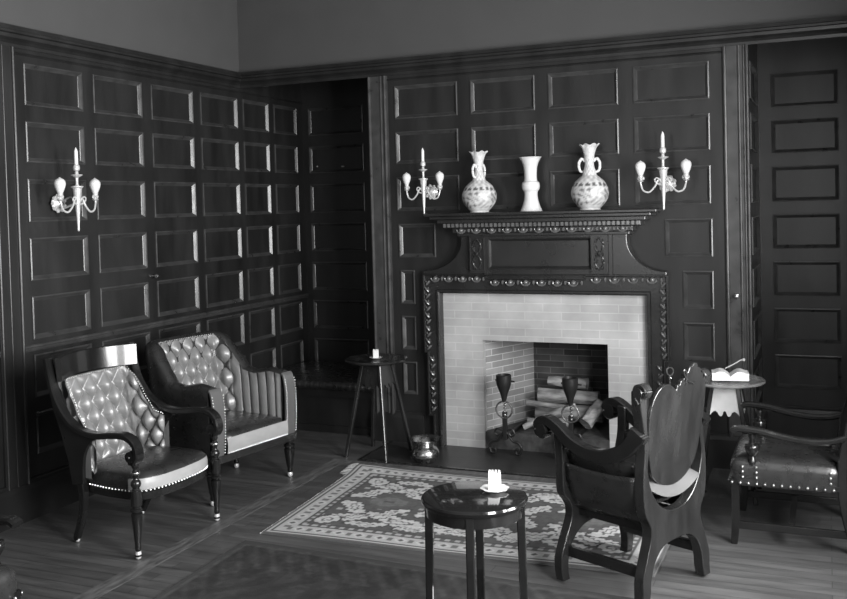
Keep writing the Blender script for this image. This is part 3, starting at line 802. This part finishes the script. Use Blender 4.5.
# ---------------------------------------------------------------- tub armchair (left, farther)
def tub_chair():
    r = thing('tub_armchair', 'square leather tub armchair with buttoned back and brass-nailed front, the farther one on the left', 'armchair', (-3.80, -1.445, 0), radians(-10)); r.scale = (1.03, 1.1, 1.03)
    HW = .345
    def plan(s):
        a = abs(s); sg = 1 if s > 0 else -1
        x = interp([(0, -.26), (.38, -.25), (.50, -.20), (.6, -.12), (1, .27)], a)
        y = interp([(0, 0), (.38, .22), (.50, .262), (.6, .268), (1, .272)], a)
        return x, y*sg
    def ps(s):
        xs = [plan(max(-1, min(1, s+(k-3)*.03))) for k in range(7)]
        return sum(p[0] for p in xs)/7, sum(p[1] for p in xs)/7
    def top(s): return interp([(0, .955), (.43, .955), (.49, .93), (.57, .81), (.64, .72), (.74, .70), (.88, .725), (1, .71)], abs(s))
    def frm(s):
        a, b = max(-1, s-.01), min(1, s+.01); x2, y2 = ps(a); x3, y3 = ps(b)
        nx, ny = (y3-y2), -(x3-x2); L = sqrt(nx*nx+ny*ny) or 1
        return nx/L, ny/L
    def lean(z, s): return -max(0, z-.42)*.18*interp([(0, 1), (.42, 1), (.6, .3), (1, 0)], abs(s))
    def surf(u, v):
        s = u*2-1; x, y = ps(s); zt = top(s); z = .38+(zt-.38)*v; x += lean(z, s); nx, ny = frm(s)
        aa = abs(s)
        d1 = tuft(s*11.5+.5, (z-.40)/.085, .05)
        d2 = .022*abs(sin(pi*(aa*13)))**.5-.011           # vertical channels inside the arms
        w = max(0, min(1, (aa-.5)/.08)); d = d1*(1-w)+d2*w
        d *= min(1, 7*min(v, 1-v)+.1)*min(1, 20*(1-aa))
        return V((x+nx*d, y+ny*d, z))
    mb = MB(); mb.grid(surf, 260, 80)
    b = mb.build('backrest', 'leather_tuft', r, smooth=80, recalc=False)
    # rolled top edge and outer shell
    mb = MB(); N = 90; rings = []
    for k in range(N+1):
        s = -1+2*k/N; x, y = ps(s); zt = top(s); nx, ny = frm(s); lx = lean(zt, s)
        w = .055+.03*interp([(0, .2), (.5, 1), (1, .8)], abs(s))
        ring = []
        for (a, h) in ((0, -.012), (0, .0), (-.012, .014), (-.5*w, .024), (-w+.012, .014), (-w, -.01), (-w-.004, -.08)):
            ring.append(V((x+lx+nx*a, y+ny*a, zt+h)))
        fl_ = lean(.5, s)*.2
        ring.append(V((x+fl_-nx*(w-.005), y-ny*(w-.005), .30))); ring.append(V((x-nx*.02, y-ny*.02, .30)))
        rings.append(ring)
    mb.loft(rings); mb.build('outer_shell', 'leather', r, smooth=50)
    # arm fronts (flat facings)
    for sg in (-1, 1):
        mb = MB()
        yi, yo = .262, .362
        mb.sweep(cr([(.272, sg*(yi+yo)/2, .30), (.285, sg*(yi+yo)/2, .45), (.285, sg*(yi+yo)/2, .60), (.272, sg*(yi+yo)/2, .69), (.255, sg*(yi+yo)/2, .715)], 5), rect(.09, .022, .006), up=(1, 0, .01))
        f = mb.build('arm_facing', 'facing', r)
        for dy in (-.043, .043): nail_run(f, [(.288, sg*(yi+yo)/2+dy, .31), (.299, sg*(yi+yo)/2+dy, .45), (.299, sg*(yi+yo)/2+dy, .60), (.285, sg*(yi+yo)/2+dy, .69)], .004, .018)
    # rails
    mb = MB(); mb.box(-.28, .295, -.365, .365, .255, .305); mb.build('seat_rail', 'polish_mid', r, bevel=.006, smooth=0)
    # seat cushion
    def ring(gx, gy, z, n=48):
        out = []
        for k in range(n):
            a = 2*pi*k/n; c, s_ = cos(a), sin(a); e = .22
            px = (abs(c)**e)*(1 if c > 0 else -1); py = (abs(s_)**e)*(1 if s_ > 0 else -1)
            out.append(V((.015+px*gx, py*gy, z)))
        return out
    mb = MB(); mb.loft([ring(.275, .255, .305), ring(.285, .262, .31), ring(.287, .262, .40), ring(.275, .255, .425), ring(.23, .22, .44), ring(.1, .1, .45)])
    mb.build('seat', 'leather', r, smooth=60)
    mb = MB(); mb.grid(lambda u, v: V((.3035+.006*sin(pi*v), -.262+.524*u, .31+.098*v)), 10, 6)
    mb.build('lit_front_band', 'band', r, smooth=60)  # window light on the seat front painted as pale leather
    nail_run(r, [(.306, -.26, .315), (.306, .26, .315)], .0045, .018)
    nail_run(r, [surf(k/160, 1)+V((.0, 0, .004)) for k in range(46, 115)], .0045, .015)
    for sx, sy in ((.245, .335), (.245, -.335), (-.24, .32), (-.24, -.32)):
        mb = MB()
        mb.lathe([(.001, .03), (.014, .032), (.018, .045), (.016, .06), (.022, .08), (.033, .16), (.036, .19), (.026, .2), (.036, .208), (.036, .22), (.024, .228), (.03, .24), (.03, .26)], c=(sx, sy, 0), n=16)
        lg = mb.build('leg', 'polish', r)
        mb = MB(); mb.lathe([(.001, 0), (.012, .002), (.018, .012), (.018, .022), (.012, .034), (.001, .036)], c=(sx, sy, 0), n=14)
        mb.build('caster', 'steel', lg)
    return r
tub_chair()

# ---------------------------------------------------------------- curule chair (right of centre)
def curule():
    r = thing('curule_chair', 'dark carved X-frame armchair with a sling leather seat, its shield back turned to the camera', 'armchair', (-.905, -2.15, .0125), radians(156)); r.scale = (1.06, 1.06, 1)
    hw = .255
    def fr_poly(front):
        # half outline (y>=0): outer edge from top of post down to foot, then inner edge back up
        if front:
            outer = [(.265, .775), (.27, .70), (.262, .60), (.262, .50), (.255, .43), (.22, .385), (.20, .345), (.205, .29), (.25, .20), (.283, .12), (.285, .06), (.272, .0)]
            inner = [(.225, .0), (.235, .05), (.228, .11), (.195, .185), (.125, .235), (.06, .25), (0, .252)]
            top = [(0, .41), (.07, .425), (.14, .47), (.195, .55), (.222, .63), (.228, .70), (.228, .775)]
        else:
            outer = [(.262, .99), (.262, .92), (.24, .80), (.238, .70), (.25, .60), (.252, .50), (.24, .42), (.215, .375), (.20, .34), (.205, .29), (.24, .20), (.268, .12), (.27, .05), (.275, .0)]
            inner = [(.225, .0), (.212, .05), (.205, .11), (.175, .185), (.12, .235), (.06, .25), (0, .252)]
            top = [(0, .395), (.07, .405), (.14, .45), (.195, .53), (.218, .62), (.208, .70), (.205, .80), (.222, .92), (.222, .99)]
        o = cr(outer, 4); i = cr(inner, 4); t = cr(top, 4)
        right = o+i                      # y>0 outer down, inner up to centre
        left = [(-a, b) for a, b in right[::-1]]
        topl = [(-a, b) for a, b in t[::-1]]
        return right+left[1:]+topl[0:]+t[1:]
    for front, x in ((True, .215), (False, -.215)):
        mb = MB(); poly = fr_poly(front)
        th = .045 if front else .05
        mt = Matrix(((0, 0, 1, x-th/2), (1, 0, 0, 0), (0, 1, 0, 0), (0, 0, 0, 1)))
        mb.board(poly, th, mt)
        mb.build('front_frame' if front else 'back_frame', 'polish_mid', r, smooth=30, bevel=.004)
    # scroll tops of the rear posts
    for sg in (-1, 1):
        mb = MB()
        mb.lathe([(.001, -.03), (.022, -.03), (.026, -.02), (.026, .02), (.022, .03), (.001, .03)], c=(-.228, sg*.242, .985), n=18, mtx=Matrix.Rotation(pi/2, 3, 'X'))
        mb.sweep(cr([(-.225, sg*.242, .93), (-.205, sg*.242, .97), (-.215, sg*.242, 1.01), (-.245, sg*.242, 1.015), (-.262, sg*.242, .99), (-.25, sg*.242, .965)], 5), rect(.05, .018, .004), up=(0.1, 0, 1))
        mb.build('post_scroll', 'polish_mid', r)
        # arm: from rear post sweeping to a front scroll
        mb = MB()
        path = cr([(-.225, sg*.25, .80), (-.16, sg*.255, .715), (-.06, sg*.26, .665), (.05, sg*.262, .665), (.14, sg*.264, .70), (.21, sg*.265, .755), (.27, sg*.266, .785), (.32, sg*.266, .765), (.325, sg*.266, .72), (.295, sg*.266, .705), (.28, sg*.266, .725)], 6)
        mb.sweep(path, lambda t: rect(.052, .085 if t < .04 else .075-.035*min(1, t*1.2) if t < .75 else .03, .006), up=(0, 0.001, 1))
        mb.build('arm', 'polish', r, smooth=40)
        mb = MB(); mb.lathe([(.001, -.03), (.028, -.03), (.032, -.015), (.032, .015), (.028, .03), (.001, .03)], c=(.295, sg*.266, .742), n=16, mtx=Matrix.Rotation(pi/2, 3, 'X'))
        mb.build('arm_scroll', 'polish', r)
        # side stretcher
        mb = MB(); mb.box(-.20, .20, sg*.222-.013, sg*.222+.013, .115, .165); mb.build('stretcher', 'polish', r, bevel=.004, smooth=0)
        mb = MB(); mb.box(-.20, .20, sg*.135-.013, sg*.135+.013, .30, .345); mb.build('seat_rail', 'polish', r, bevel=.004, smooth=0)
    # shield back splat with carved crest (right side rises into the crest)
    half0 = cr([(0, 1.075), (.02, 1.06), (.03, 1.045), (.05, 1.04), (.06, 1.01), (.085, 1.0), (.095, .975), (.12, .965), (.125, .94), (.145, .94), (.165, .955), (.19, .945), (.205, .90), (.215, .80), (.205, .70), (.185, .62), (.15, .565), (.10, .53), (.05, .512), (0, .505)], 3)
    pk = -.115
    lft = cr([(pk, 1.075), (pk+.02, 1.06), (pk+.035, 1.058), (pk+.05, 1.035), (pk+.075, 1.03), (pk+.08, 1.008), (pk+.10, 1.003), (pk+.11, .985), (.012, .985), (.02, .965), (.035, .975), (.075, 1.0), (.125, 1.0), (.17, .975), (.205, .92), (.218, .83), (.208, .72), (.185, .62), (.15, .565), (.10, .53), (.05, .512), (0, .505)], 3)
    rgt = cr([(0, .505), (-.05, .512), (-.10, .53), (-.15, .565), (-.185, .62), (-.208, .72), (-.222, .83), (-.222, .92), (-.225, .965), (-.215, .99), (-.20, .99), (-.20, 1.015), (-.18, 1.02), (-.17, 1.045), (-.15, 1.05), (-.14, 1.07), (pk, 1.075)], 3)
    poly = lft+rgt[1:-1]
    def bend(y, z): return -.235-.03*max(0, (z-.6))-.02+.9*y*y*.3
    mb = MB(); mt = Matrix(((0, 0, 1, -.225), (1, 0, 0, 0), (0, 1, 0, 0), (0, 0, 0, 1)))
    mb.board(poly, .018, mt)
    for v in mb.bm.verts: v.co.x -= max(0, v.co.z-.55)*.09
    spl = mb.build('back_splat', 'polish_mid', r, smooth=0, bevel=.005)
    mb = MB(); X0 = -.225
    sc = [(-.02-.03*cos(t)-.075*t/6, .99+.03*sin(t)+.055*sin(t/2)) for t in [6.2*k/40 for k in range(41)]]
    mb.tube([(X0-(z-.55)*.09-.001, y, z-.01) for y, z in sc], .005, 6)
    mb.build('crest_carving', 'polish_mid', spl)
    # sling seat
    def sl(u, v, off=0):
        t = (u*2-1); a = abs(t); sg = 1 if t > 0 else -1
        y = interp([(0, 0), (.3, .085), (.55, .15), (.75, .195), (.9, .218), (1, .222)], a)*sg
        z = interp([(0, .43), (.3, .44), (.55, .48), (.75, .54), (.9, .60), (1, .645)], a)
        return V((-.19+.38*v, y*(1+off*.03), z-.02*sin(pi*v)*(1-a)-off))
    mb = MB(); vs = mb.grid(lambda u, v: sl(u, v), 40, 10); mb.build('sling', 'leather', r, smooth=60, solid=.012)
    def cush(u, v):
        y = (u*2-1)*.175; e = (1-abs(u*2-1)**4)*(1-abs(v*2-1)**6)
        return V((-.245+.455*v, y*1.08, .46+.06*(abs(u*2-1)**2)+.08*e**.6))
    mb = MB(); mb.grid(cush, 30, 20)
    mb.grid(lambda u, v: cush(u, v)-V((0, 0, .0+.08*((1-abs(u*2-1)**4)*(1-abs(v*2-1)**6))**.6)), 30, 20)
    mb.build('seat_cushion', 'facing', r, smooth=70)
    # leather flaps nailed over the seat sides
    for sg in (-1, 1):
        mb = MB(); mb.grid(lambda u, v: V((-.19+.38*u, sg*interp([(0, .16), (.3, .205), (.65, .24), (1, .245)], v), .345+.24*v-.012*sin(pi*u)*v)), 12, 10)
        mb.build('seat_side', 'leather', r, smooth=60, solid=.008)
    return r
curule()

# ---------------------------------------------------------------- open armchair with nailed seat
def nailed_chair():
    r = thing('open_armchair', 'dark open-arm chair with a nailed leather seat at the right edge', 'armchair', (-.20, -1.19, 0), pi)
    hw = .315
    mb = MB(); mb.box(-.25, .30, -hw, hw, .335, .36); mb.build('seat_rail', 'polish', r, smooth=0)
    N = 48
    def ring(g_, z, n=N):
        out = []
        for k in range(n):
            a = 2*pi*k/n; c, s_ = cos(a), sin(a); e = .16
            px = (abs(c)**e)*(1 if c > 0 else -1); py = (abs(s_)**e)*(1 if s_ > 0 else -1)
            out.append(V((.025+px*.278*g_, py*(hw+.003)*g_, z)))
        return out
    mb = MB(); mb.loft([ring(.99, .325), ring(1.0, .33), ring(1.005, .42), ring(.985, .445), ring(.93, .462), ring(.7, .485), ring(.3, .497), ring(.05, .5)])
    mb.build('seat', 'leather', r, smooth=60)
    for sg in (-1, 1):
        y = sg*(hw+.008)
        single_nails(r, [(.29-.042*k, y, .342) for k in range(13)])
        for xx in (.165, .235, -.2): single_nails(r, [(xx, y, z) for z in (.375, .403, .431)])
        if sg > 0: single_nails(r, [(.308, -.27+.0415*k, .342) for k in range(14)])
        # urn shaped arm support
        mb = MB(); mb.lathe([(.02, .44), (.022, .46), (.014, .475), (.012, .485), (.024, .495), (.037, .515), (.04, .535), (.036, .545), (.038, .55), (.016, .556), (.013, .575), (.02, .59), (.02, .61), (.001, .612)], c=(.185, sg*.30, 0), n=20)
        mb.build('arm_support', 'polish', r)
        mb = MB(); path = cr([(.285, sg*.322, .622), (.25, sg*.322, .635), (.15, sg*.318, .628), (.03, sg*.312, .602), (-.09, sg*.306, .585), (-.2, sg*.30, .59), (-.28, sg*.295, .615)], 6)
        mb.sweep(path, lambda t: rect(.06-.018*t, .03, .008), up=(0, 0, 1)); mb.build('arm', 'polish', r)
        # front leg
        mb = MB(); mb.sweep([(.275, sg*.292, .335), (.275, sg*.292, .12), (.282, sg*.292, .03), (.285, sg*.292, 0)], lambda t: rect(.045-.012*t, .045-.012*t, .004), up=(1, 0, 0)); mb.build('leg', 'polish', r)
        # rear leg continuing into the back post
        mb = MB(); mb.sweep(cr([(-.33, sg*.285, 0), (-.285, sg*.288, .15), (-.258, sg*.29, .32), (-.262, sg*.29, .50), (-.30, sg*.29, .68), (-.355, sg*.29, .88), (-.42, sg*.29, 1.08)], 6), lambda t: rect(.04, .052-.012*abs(t-.4), .006), up=(1, 0, 0)); mb.build('leg', 'polish', r)
        mb = MB(); mb.box(-.28, .27, sg*.29-.012, sg*.29+.012, .085, .125); mb.build('stretcher', 'polish', r, bevel=.004, smooth=0)
    mb = MB(); mb.box(-.02, .01, -.28, .28, .09, .12); mb.build('stretcher', 'polish', r, smooth=0)
    def bk(u, v):
        z = .55+.48*v; x = -.278-.14*(z-.5)/.5-.02+.045*(1-(2*u-1)**4)*(1-(2*v-1)**4); return V((x, -.265+.53*u, z))
    mb = MB(); mb.grid(bk, 16, 16); mb.grid(lambda u, v: bk(u, v)*1+V((-.045-.03*(1-(2*u-1)**4)*(1-(2*v-1)**4), 0, 0)), 16, 16); mb.build('backrest', 'leather', r, smooth=60)
    mb = MB(); mb.sweep([(-.405, -.31, 1.07), (-.42, 0, 1.085), (-.405, .31, 1.07)], rect(.04, .07, .01), up=(0, 0, 1)); mb.build('crest_rail', 'polish', r)
    return r
oc = nailed_chair()
dup(oc, (-3.30, -4.30, 0), radians(4), 'armchair at the lower left corner, only its arm tip and seat corner in view')

# ---------------------------------------------------------------- tables
def splay_table(label, loc, rot, apron_m, top_m='polish_mid', rad=.238, H=.73):
    r = thing('side_table', label, 'table', loc, rot, 'small round side tables by the wall')
    mb = MB(); mb.lathe([(.001, H-.022), (rad-.03, H-.022), (rad-.012, H-.02), (rad-.002, H-.012), (rad, H-.004), (rad-.006, H+.002), (rad-.02, H), (rad-.045, H-.001), (rad-.05, H-.003), (.001, H-.003)], n=56)
    mb.build('tabletop', top_m, r)
    tp, bt = .075, .18; hz = H-.022
    for sx in (-1, 1):
        for sy in (-1, 1):
            mb = MB(); mb.sweep([(sx*tp, sy*tp, hz), (sx*bt, sy*bt, 0)], rect(.026, .026, .003), up=(0, 1, 0.2)); mb.build('leg', 'polish_mid', r, smooth=0)
    za = hz-.20
    for k in range(4):
        mb = MB(); n = 26; w0 = tp-.006
        f = lambda z: tp+(bt-tp)*(hz-z)/hz
        bot = []
        for i in range(n+1):
            t = -1+2*i/n; a = abs(t)
            zz = za+.006+interp([(0, .035), (.07, .037), (.10, .012), (.25, .0), (.36, .006), (.46, .026), (.62, .034), (.78, .026), (.9, .008), (1, 0)], a)
            bot.append((t*(f(zz)-.006), zz))
        poly = [(-(f(hz)-.008), hz)]+bot+[(f(hz)-.008, hz)]
        rot_ = Matrix.Rotation(k*pi/2, 3, 'Z'); vs0, vs1 = [], []
        for (x, z) in poly:
            vs0.append(mb.bm.verts.new(rot_ @ V((x, -f(z)-.004, z)))); vs1.append(mb.bm.verts.new(rot_ @ V((x, -f(z)+.008, z))))
        mb._face(vs0); mb._face(vs1[::-1])
        for i in range(len(poly)): j = (i+1) % len(poly); mb._face([vs0[i], vs0[j], vs1[j], vs1[i]])
        mb.build('apron', apron_m, r, smooth=0)
    return r
splay_table('small round table with splayed legs and scalloped apron, left of the fireplace', (-3.145, -.40, 0), radians(-8), 'polish_mid')
splay_table('small round table with brightly lit scalloped apron behind the shield-back chair', (-.60, -.60, 0), 0, 'apron', 'lit_wood')
# near round table
nt_ = thing('occasional_table', 'glossy black round table with four slim legs in the foreground', 'table', (-1.372, -3.12, .0105), radians(11))
ZT = .645; RT = .222
mb = MB(); mb.lathe([(.001, ZT-.028), (RT-.008, ZT-.028), (RT, ZT-.02), (RT+.002, ZT-.01), (RT-.003, ZT-.002), (RT-.01, ZT), (.001, ZT)], n=72); mb.build('tabletop', 'ebony', nt_)
mb = MB(); mb.lathe([(RT-.028, ZT-.075), (RT-.02, ZT-.075), (RT-.016, ZT-.03), (RT-.028, ZT-.03)], n=64); mb.build('apron', 'ebony', nt_)
for k in range(4):
    a = k*pi/2+.06; c, s_ = cos(a), sin(a)
    mb = MB(); mb.sweep([((RT-.03)*c, (RT-.03)*s_, ZT-.03), ((RT-.022)*c, (RT-.022)*s_, 0)], rect(.034, .034, .004), up=(c, s_, .01)); mb.build('leg', 'ebony', nt_, smooth=0)
mb = MB(); mb.lathe([(.001, .13), (.10, .13), (.105, .138), (.10, .146), (.001, .146)], n=40)
for k in range(2): mb.box(-(RT-.02), RT-.02, -.012, .012, .118, .132, Matrix.Rotation(k*pi/2+.06, 4, 'Z'))
mb.build('lower_shelf', 'ebony', nt_)

def match_stand(label, loc, s=1, rot=0):
    r = thing('match_holder', label, 'match holder', loc, rot); r.scale = (s, s, s)
    mb = MB(); mb.lathe([(.001, .001), (.03, .001), (.035, .004), (.058, .012), (.06, .015), (.034, .008), (.001, .006)], n=48, mod=lambda rr, z, a: (rr*(1+.05*sin(a*8)*(rr > .04)), z)); mb.build('saucer', 'china', r)
    mb = MB(); mb.box(-.026, .026, -.016, .016, .005, .078); mb.build('holder', 'paper', r, smooth=0, bevel=.003)
    mb = MB()
    for x in (-.02, -.008, .006, .02): mb.box(x-.004, x+.004, -.012, .004, .076, .09)
    mb.build('matches', 'paper', r, smooth=0)
    return r
match_stand('white match holder on a scalloped saucer standing on the black foreground table', (-1.372+.062, -3.12+.085, ZT+.0105), 1.0, radians(15))
match_stand('small white match holder on the round table left of the fireplace', (-3.15, -.40, .7275), .8, radians(20))

# open book with a pen on the right-hand table
bk_ = thing('open_book', 'open white book lying on the round table behind the shield-back chair', 'book', (-.575, -.60, .729), radians(8)); bk_.scale = (.88, .88, .95)
for sg in (-1, 1):
    mb = MB()
    def page(u, v): return V((sg*.125*u, -.075+.15*v, .03+.038*sin(pi*min(1, u*1.2)*.75)*(1-.2*u)))
    mb.grid(page, 14, 2)
    mb.grid(lambda u, v: V((sg*.125*u, -.075+.15*v, .004)), 14, 2)
    for vv in (0, 1): mb.grid(lambda u, v: V((sg*.125*u, -.075+.15*vv, page(u, 0).z*v+.004*(1-v))), 14, 1)
    mb.grid(lambda u, v: V((sg*.125, -.075+.15*u, page(1, 0).z*v+.004*(1-v))), 2, 1)
    mb.build('pages', 'paper', bk_, weld=True)
mb = MB(); mb.box(-.132, .132, -.08, .08, 0.0005, .004); mb.build('cover', 'polish', bk_, smooth=0)
pp = thing('tobacco_pipe', 'slim pipe resting on the open book on the right-hand table', 'pipe', (-.575, -.58, .792), radians(10))
mb = MB(); mb.tube(cr([(-.03, 0, .004), (.02, 0, .03), (.06, 0, .055), (.075, 0, .06)], 5), .0035, 6); mb.build('stem', 'steel', pp)
mb = MB(); mb.lathe([(.001, .052), (.008, .053), (.01, .066), (.008, .067), (.001, .06)], c=(.082, 0, 0), n=12); mb.build('bowl', 'steel', pp)

# ---------------------------------------------------------------- brass pot on the hearth
mb = MB(); mb.lathe(cr([(.001, .001), (.055, .001), (.075, .012), (.098, .045), (.10, .075), (.085, .105), (.062, .122), (.062, .132), (.085, .155), (.115, .178)], 5)+cr([(.117, .18), (.085, .162), (.055, .13), (.03, .10), (.001, .09)], 4), n=48)
pot = mb.build('spittoon', 'brass'); pot.location = (-2.72, -.50, .006); pot.scale = (1, 1, .95); tag(pot, 'squat brass pot with a wide flaring rim on the hearth left of the firebox', 'pot')

# ---------------------------------------------------------------- andirons, logs
def andiron(label, x):
    r = thing('andiron', label, 'andiron', (x, -.17, .006), radians(0), 'pair of andirons')
    mb = MB()
    # arched feet ending in scrolls
    for sg in (-1, 1):
        pts = cr([(0, 0, .19), (sg*.03, 0, .15), (sg*.06, 0, .11), (sg*.10, 0, .10), (sg*.125, 0, .065), (sg*.11, 0, .02), (sg*.085, 0, .02), (sg*.08, 0, .045), (sg*.10, 0, .05)], 6)
        mb.tube(pts, .011, 8)
        pts = cr([(sg*.02, -.01, .19), (sg*.06, -.01, .20), (sg*.075, -.01, .165), (sg*.05, -.01, .15), (sg*.035, -.01, .17)], 6); mb.tube(pts, .008, 6)
    mb.build('foot', 'iron', r)
    mb = MB(); mb.box(-.016, .016, -.016, .016, .12, .33); mb.box(-.013, .013, 0, .42, .125, .15); mb.box(-.013, .013, .39, .42, .004, .13); mb.build('shaft', 'iron', r, bevel=.003, smooth=0)
    mb = MB(); mb.tube([(.062*cos(t), -.012, .345+.062*sin(t)) for t in [2*pi*k/28 for k in range(28)]], .007, 8, up=(0, 1, 0.001), closed=True); mb.build('ring', 'ironbright', r)
    mb = MB()
    for k in range(4): mb.ell((.006, -.012, .305+.026*k), (.012, .012, .012), 8, 6)
    mb.build('twisted_bar', 'ironbright', r)
    mb = MB(); mb.lathe([(.014, .40), (.018, .42), (.028, .46), (.047, .51), (.055, .535), (.057, .56), (.057, .60), (.05, .605), (.048, .595), (.048, .56), (.001, .52)], c=(0, -.005, 0), n=24)
    mb.ell((-.055, -.005, .562), (.012, .01, .01)); mb.tube([(.05, -.005, .56), (.085, -.005, .555)], .006, 6); mb.build('cup', 'iron', r)
    return r
andiron('black iron andiron with a cup top, left of the pair before the fire', -2.215)
andiron('black iron andiron with a cup top, right of the pair before the fire', -1.715)
def log(x0, x1, r_, lab, bend=0):
    a, b = V(x0), V(x1); d = b-a; L = d.length
    mb = MB(); pts = [a.lerp(b, k/10)+V((0, 0, bend*sin(pi*k/10))) for k in range(11)]
    rr = random.Random(int(L*1000)+int(r_*1e4)); ph = [rr.uniform(0, 6) for _ in range(4)]
    def pr(t): return [((r_*(1+.10*sin(2*q+ph[0]+t*3)+.06*sin(5*q+ph[1]+t*8)))*cos(q), (r_*(1+.10*sin(2*q+ph[0]+t*3)+.06*sin(5*q+ph[1]+t*8)))*sin(q)) for q in [2*pi*k/14 for k in range(14)]]
    base = a.copy(); mb.sweep([tuple(p-base) for p in pts], pr, up=(.01, .3, 1)); o = mb.build('log', 'log'); o.location = base
    tag(o, lab, 'log', 'logs stacked in the firebox'); return o
log((-2.12, .34, .235), (-1.60, .36, .235), .060, 'thick pale log lying low across the back of the firebox')
log((-2.10, .34, .365), (-1.63, .36, .36), .056, 'pale log resting in the middle of the log stack')
log((-2.03, .40, .470), (-1.72, .38, .465), .042, 'short rough log on top of the stack in the firebox')
log((-2.16, .20, .33), (-1.86, .20, .31), .022, 'thin split stick jutting left above the hearth fire')
log((-2.12, -.02, .19), (-1.75, .12, .345), .022, 'long pale stick leaning diagonally across the andirons', .01)
log((-2.12, .10, .20), (-1.80, .14, .21), .035, 'short dark log low between the andirons')
log((-1.68, .12, .21), (-1.60, .27, .34), .05, 'round log end leaning at the right of the stack')
# fire tool stand beside the right jamb
ft = thing('fire_tool_stand', 'fire tool stand with ring handle against the right side of the fireplace', 'fire tools', (-1.0, -.22, .006))
mb = MB(); mb.lathe([(.001, 0), (.075, 0), (.08, .01), (.05, .02), (.012, .03), (.001, .032)], n=24); mb.build('base', 'brass', ft)
mb = MB(); mb.tube([(0, 0, .02), (0, 0, .66)], .008, 8); mb.ell((0, 0, .64), (.014, .014, .018)); mb.build('pole', 'brass', ft)
mb = MB(); mb.tube([(.022*cos(t), 0, .69+.028*sin(t)) for t in [2*pi*k/20 for k in range(20)]], .0055, 6, up=(0, 1, 0.001), closed=True); mb.build('ring_handle', 'brass', ft)
mb = MB(); mb.tube([(-.05, 0, .60), (.05, 0, .60)], .005, 6); mb.tube([(.045, -.0, .05), (.045, 0, .62)], .005, 6); mb.box(.02, .07, -.004, .004, .04, .14); mb.build('shovel', 'iron', ft)

# ---------------------------------------------------------------- alcove benches
def bench(label, x0, x1, name='alcove_bench'):
    r = thing(name, label, 'bench', ((x0+x1)/2, .6, 0)); w = (x1-x0)/2
    mb = MB(); mb.box(-w, w, -.48, .40, 0, .36); mb.box(-w, w, -.50, -.48, 0, .06); mb.box(-w, w, -.50, -.48, .30, .36)
    mb.build('base', 'panel', r, smooth=0)
    mb = MB()
    def top(u, v): return V((-w+2*w*u, -.51+.92*v, .43+.02*sin(pi*v)))
    mb.grid(top, 20, 10)
    mb.grid(lambda u, v: V((-w+2*w*u, -.51-.018*sin(pi*v)*(1+.5*abs(sin(u*60))), .36+.07*v)), 160, 6)
    mb.build('cushion', 'leather', r, smooth=60)
    return r
bench('built-in dark leather bench low in the left alcove', XL+.05, BX0-.03)

# ---------------------------------------------------------------- lights
def area(loc, rot, sx, sy, power):
    l = bpy.data.lights.new('window_light', 'AREA'); l.shape = 'RECTANGLE'; l.size = sx; l.size_y = sy; l.energy = power; l.color = (1, 1, 1)
    o = bpy.data.objects.new('window_light', l); col.objects.link(o); o.location = loc; o.rotation_euler = rot; return o
for (a, b), p in zip(wins, (400, 340)): area((XR+.13, (a+b)/2, (WZ0+WZ1)/2), (0, radians(90), 0), WZ1-WZ0, b-a, p)
area(((fw[0]+fw[1])/2, YF-.14, 1.9), (radians(90), 0, 0), 1.8, 2.2, 50)
w = bpy.data.worlds.new('world'); bpy.context.scene.world = w; w.use_nodes = True
w.node_tree.nodes['Background'].inputs[0].default_value = g(.6); w.node_tree.nodes['Background'].inputs[1].default_value = .1

# ---------------------------------------------------------------- camera
yw, pt, rl = radians(23.12), radians(-1.61), radians(-1.5)
F = V((-sin(yw)*cos(pt), cos(yw)*cos(pt), sin(pt))); R0 = V((cos(yw), sin(yw), 0)); U0 = R0.cross(F)
Rv = R0*cos(rl)+U0*sin(rl); Uv = -R0*sin(rl)+U0*cos(rl)
cd = bpy.data.cameras.new('camera'); cam = bpy.data.objects.new('camera', cd); col.objects.link(cam)
cam.matrix_world = Matrix(((Rv.x, Uv.x, -F.x, 0), (Rv.y, Uv.y, -F.y, -6.8), (Rv.z, Uv.z, -F.z, 1.87), (0, 0, 0, 1)))
cd.sensor_width = 36; cd.lens = 946/847*36; cd.shift_y = -(299.5-232.8)/847; cd.clip_start = .05
bpy.context.scene.camera = cam
vs = bpy.context.scene.view_settings
vs.view_transform = 'Standard'; vs.look = 'None'; vs.exposure = 0; vs.gamma = 1
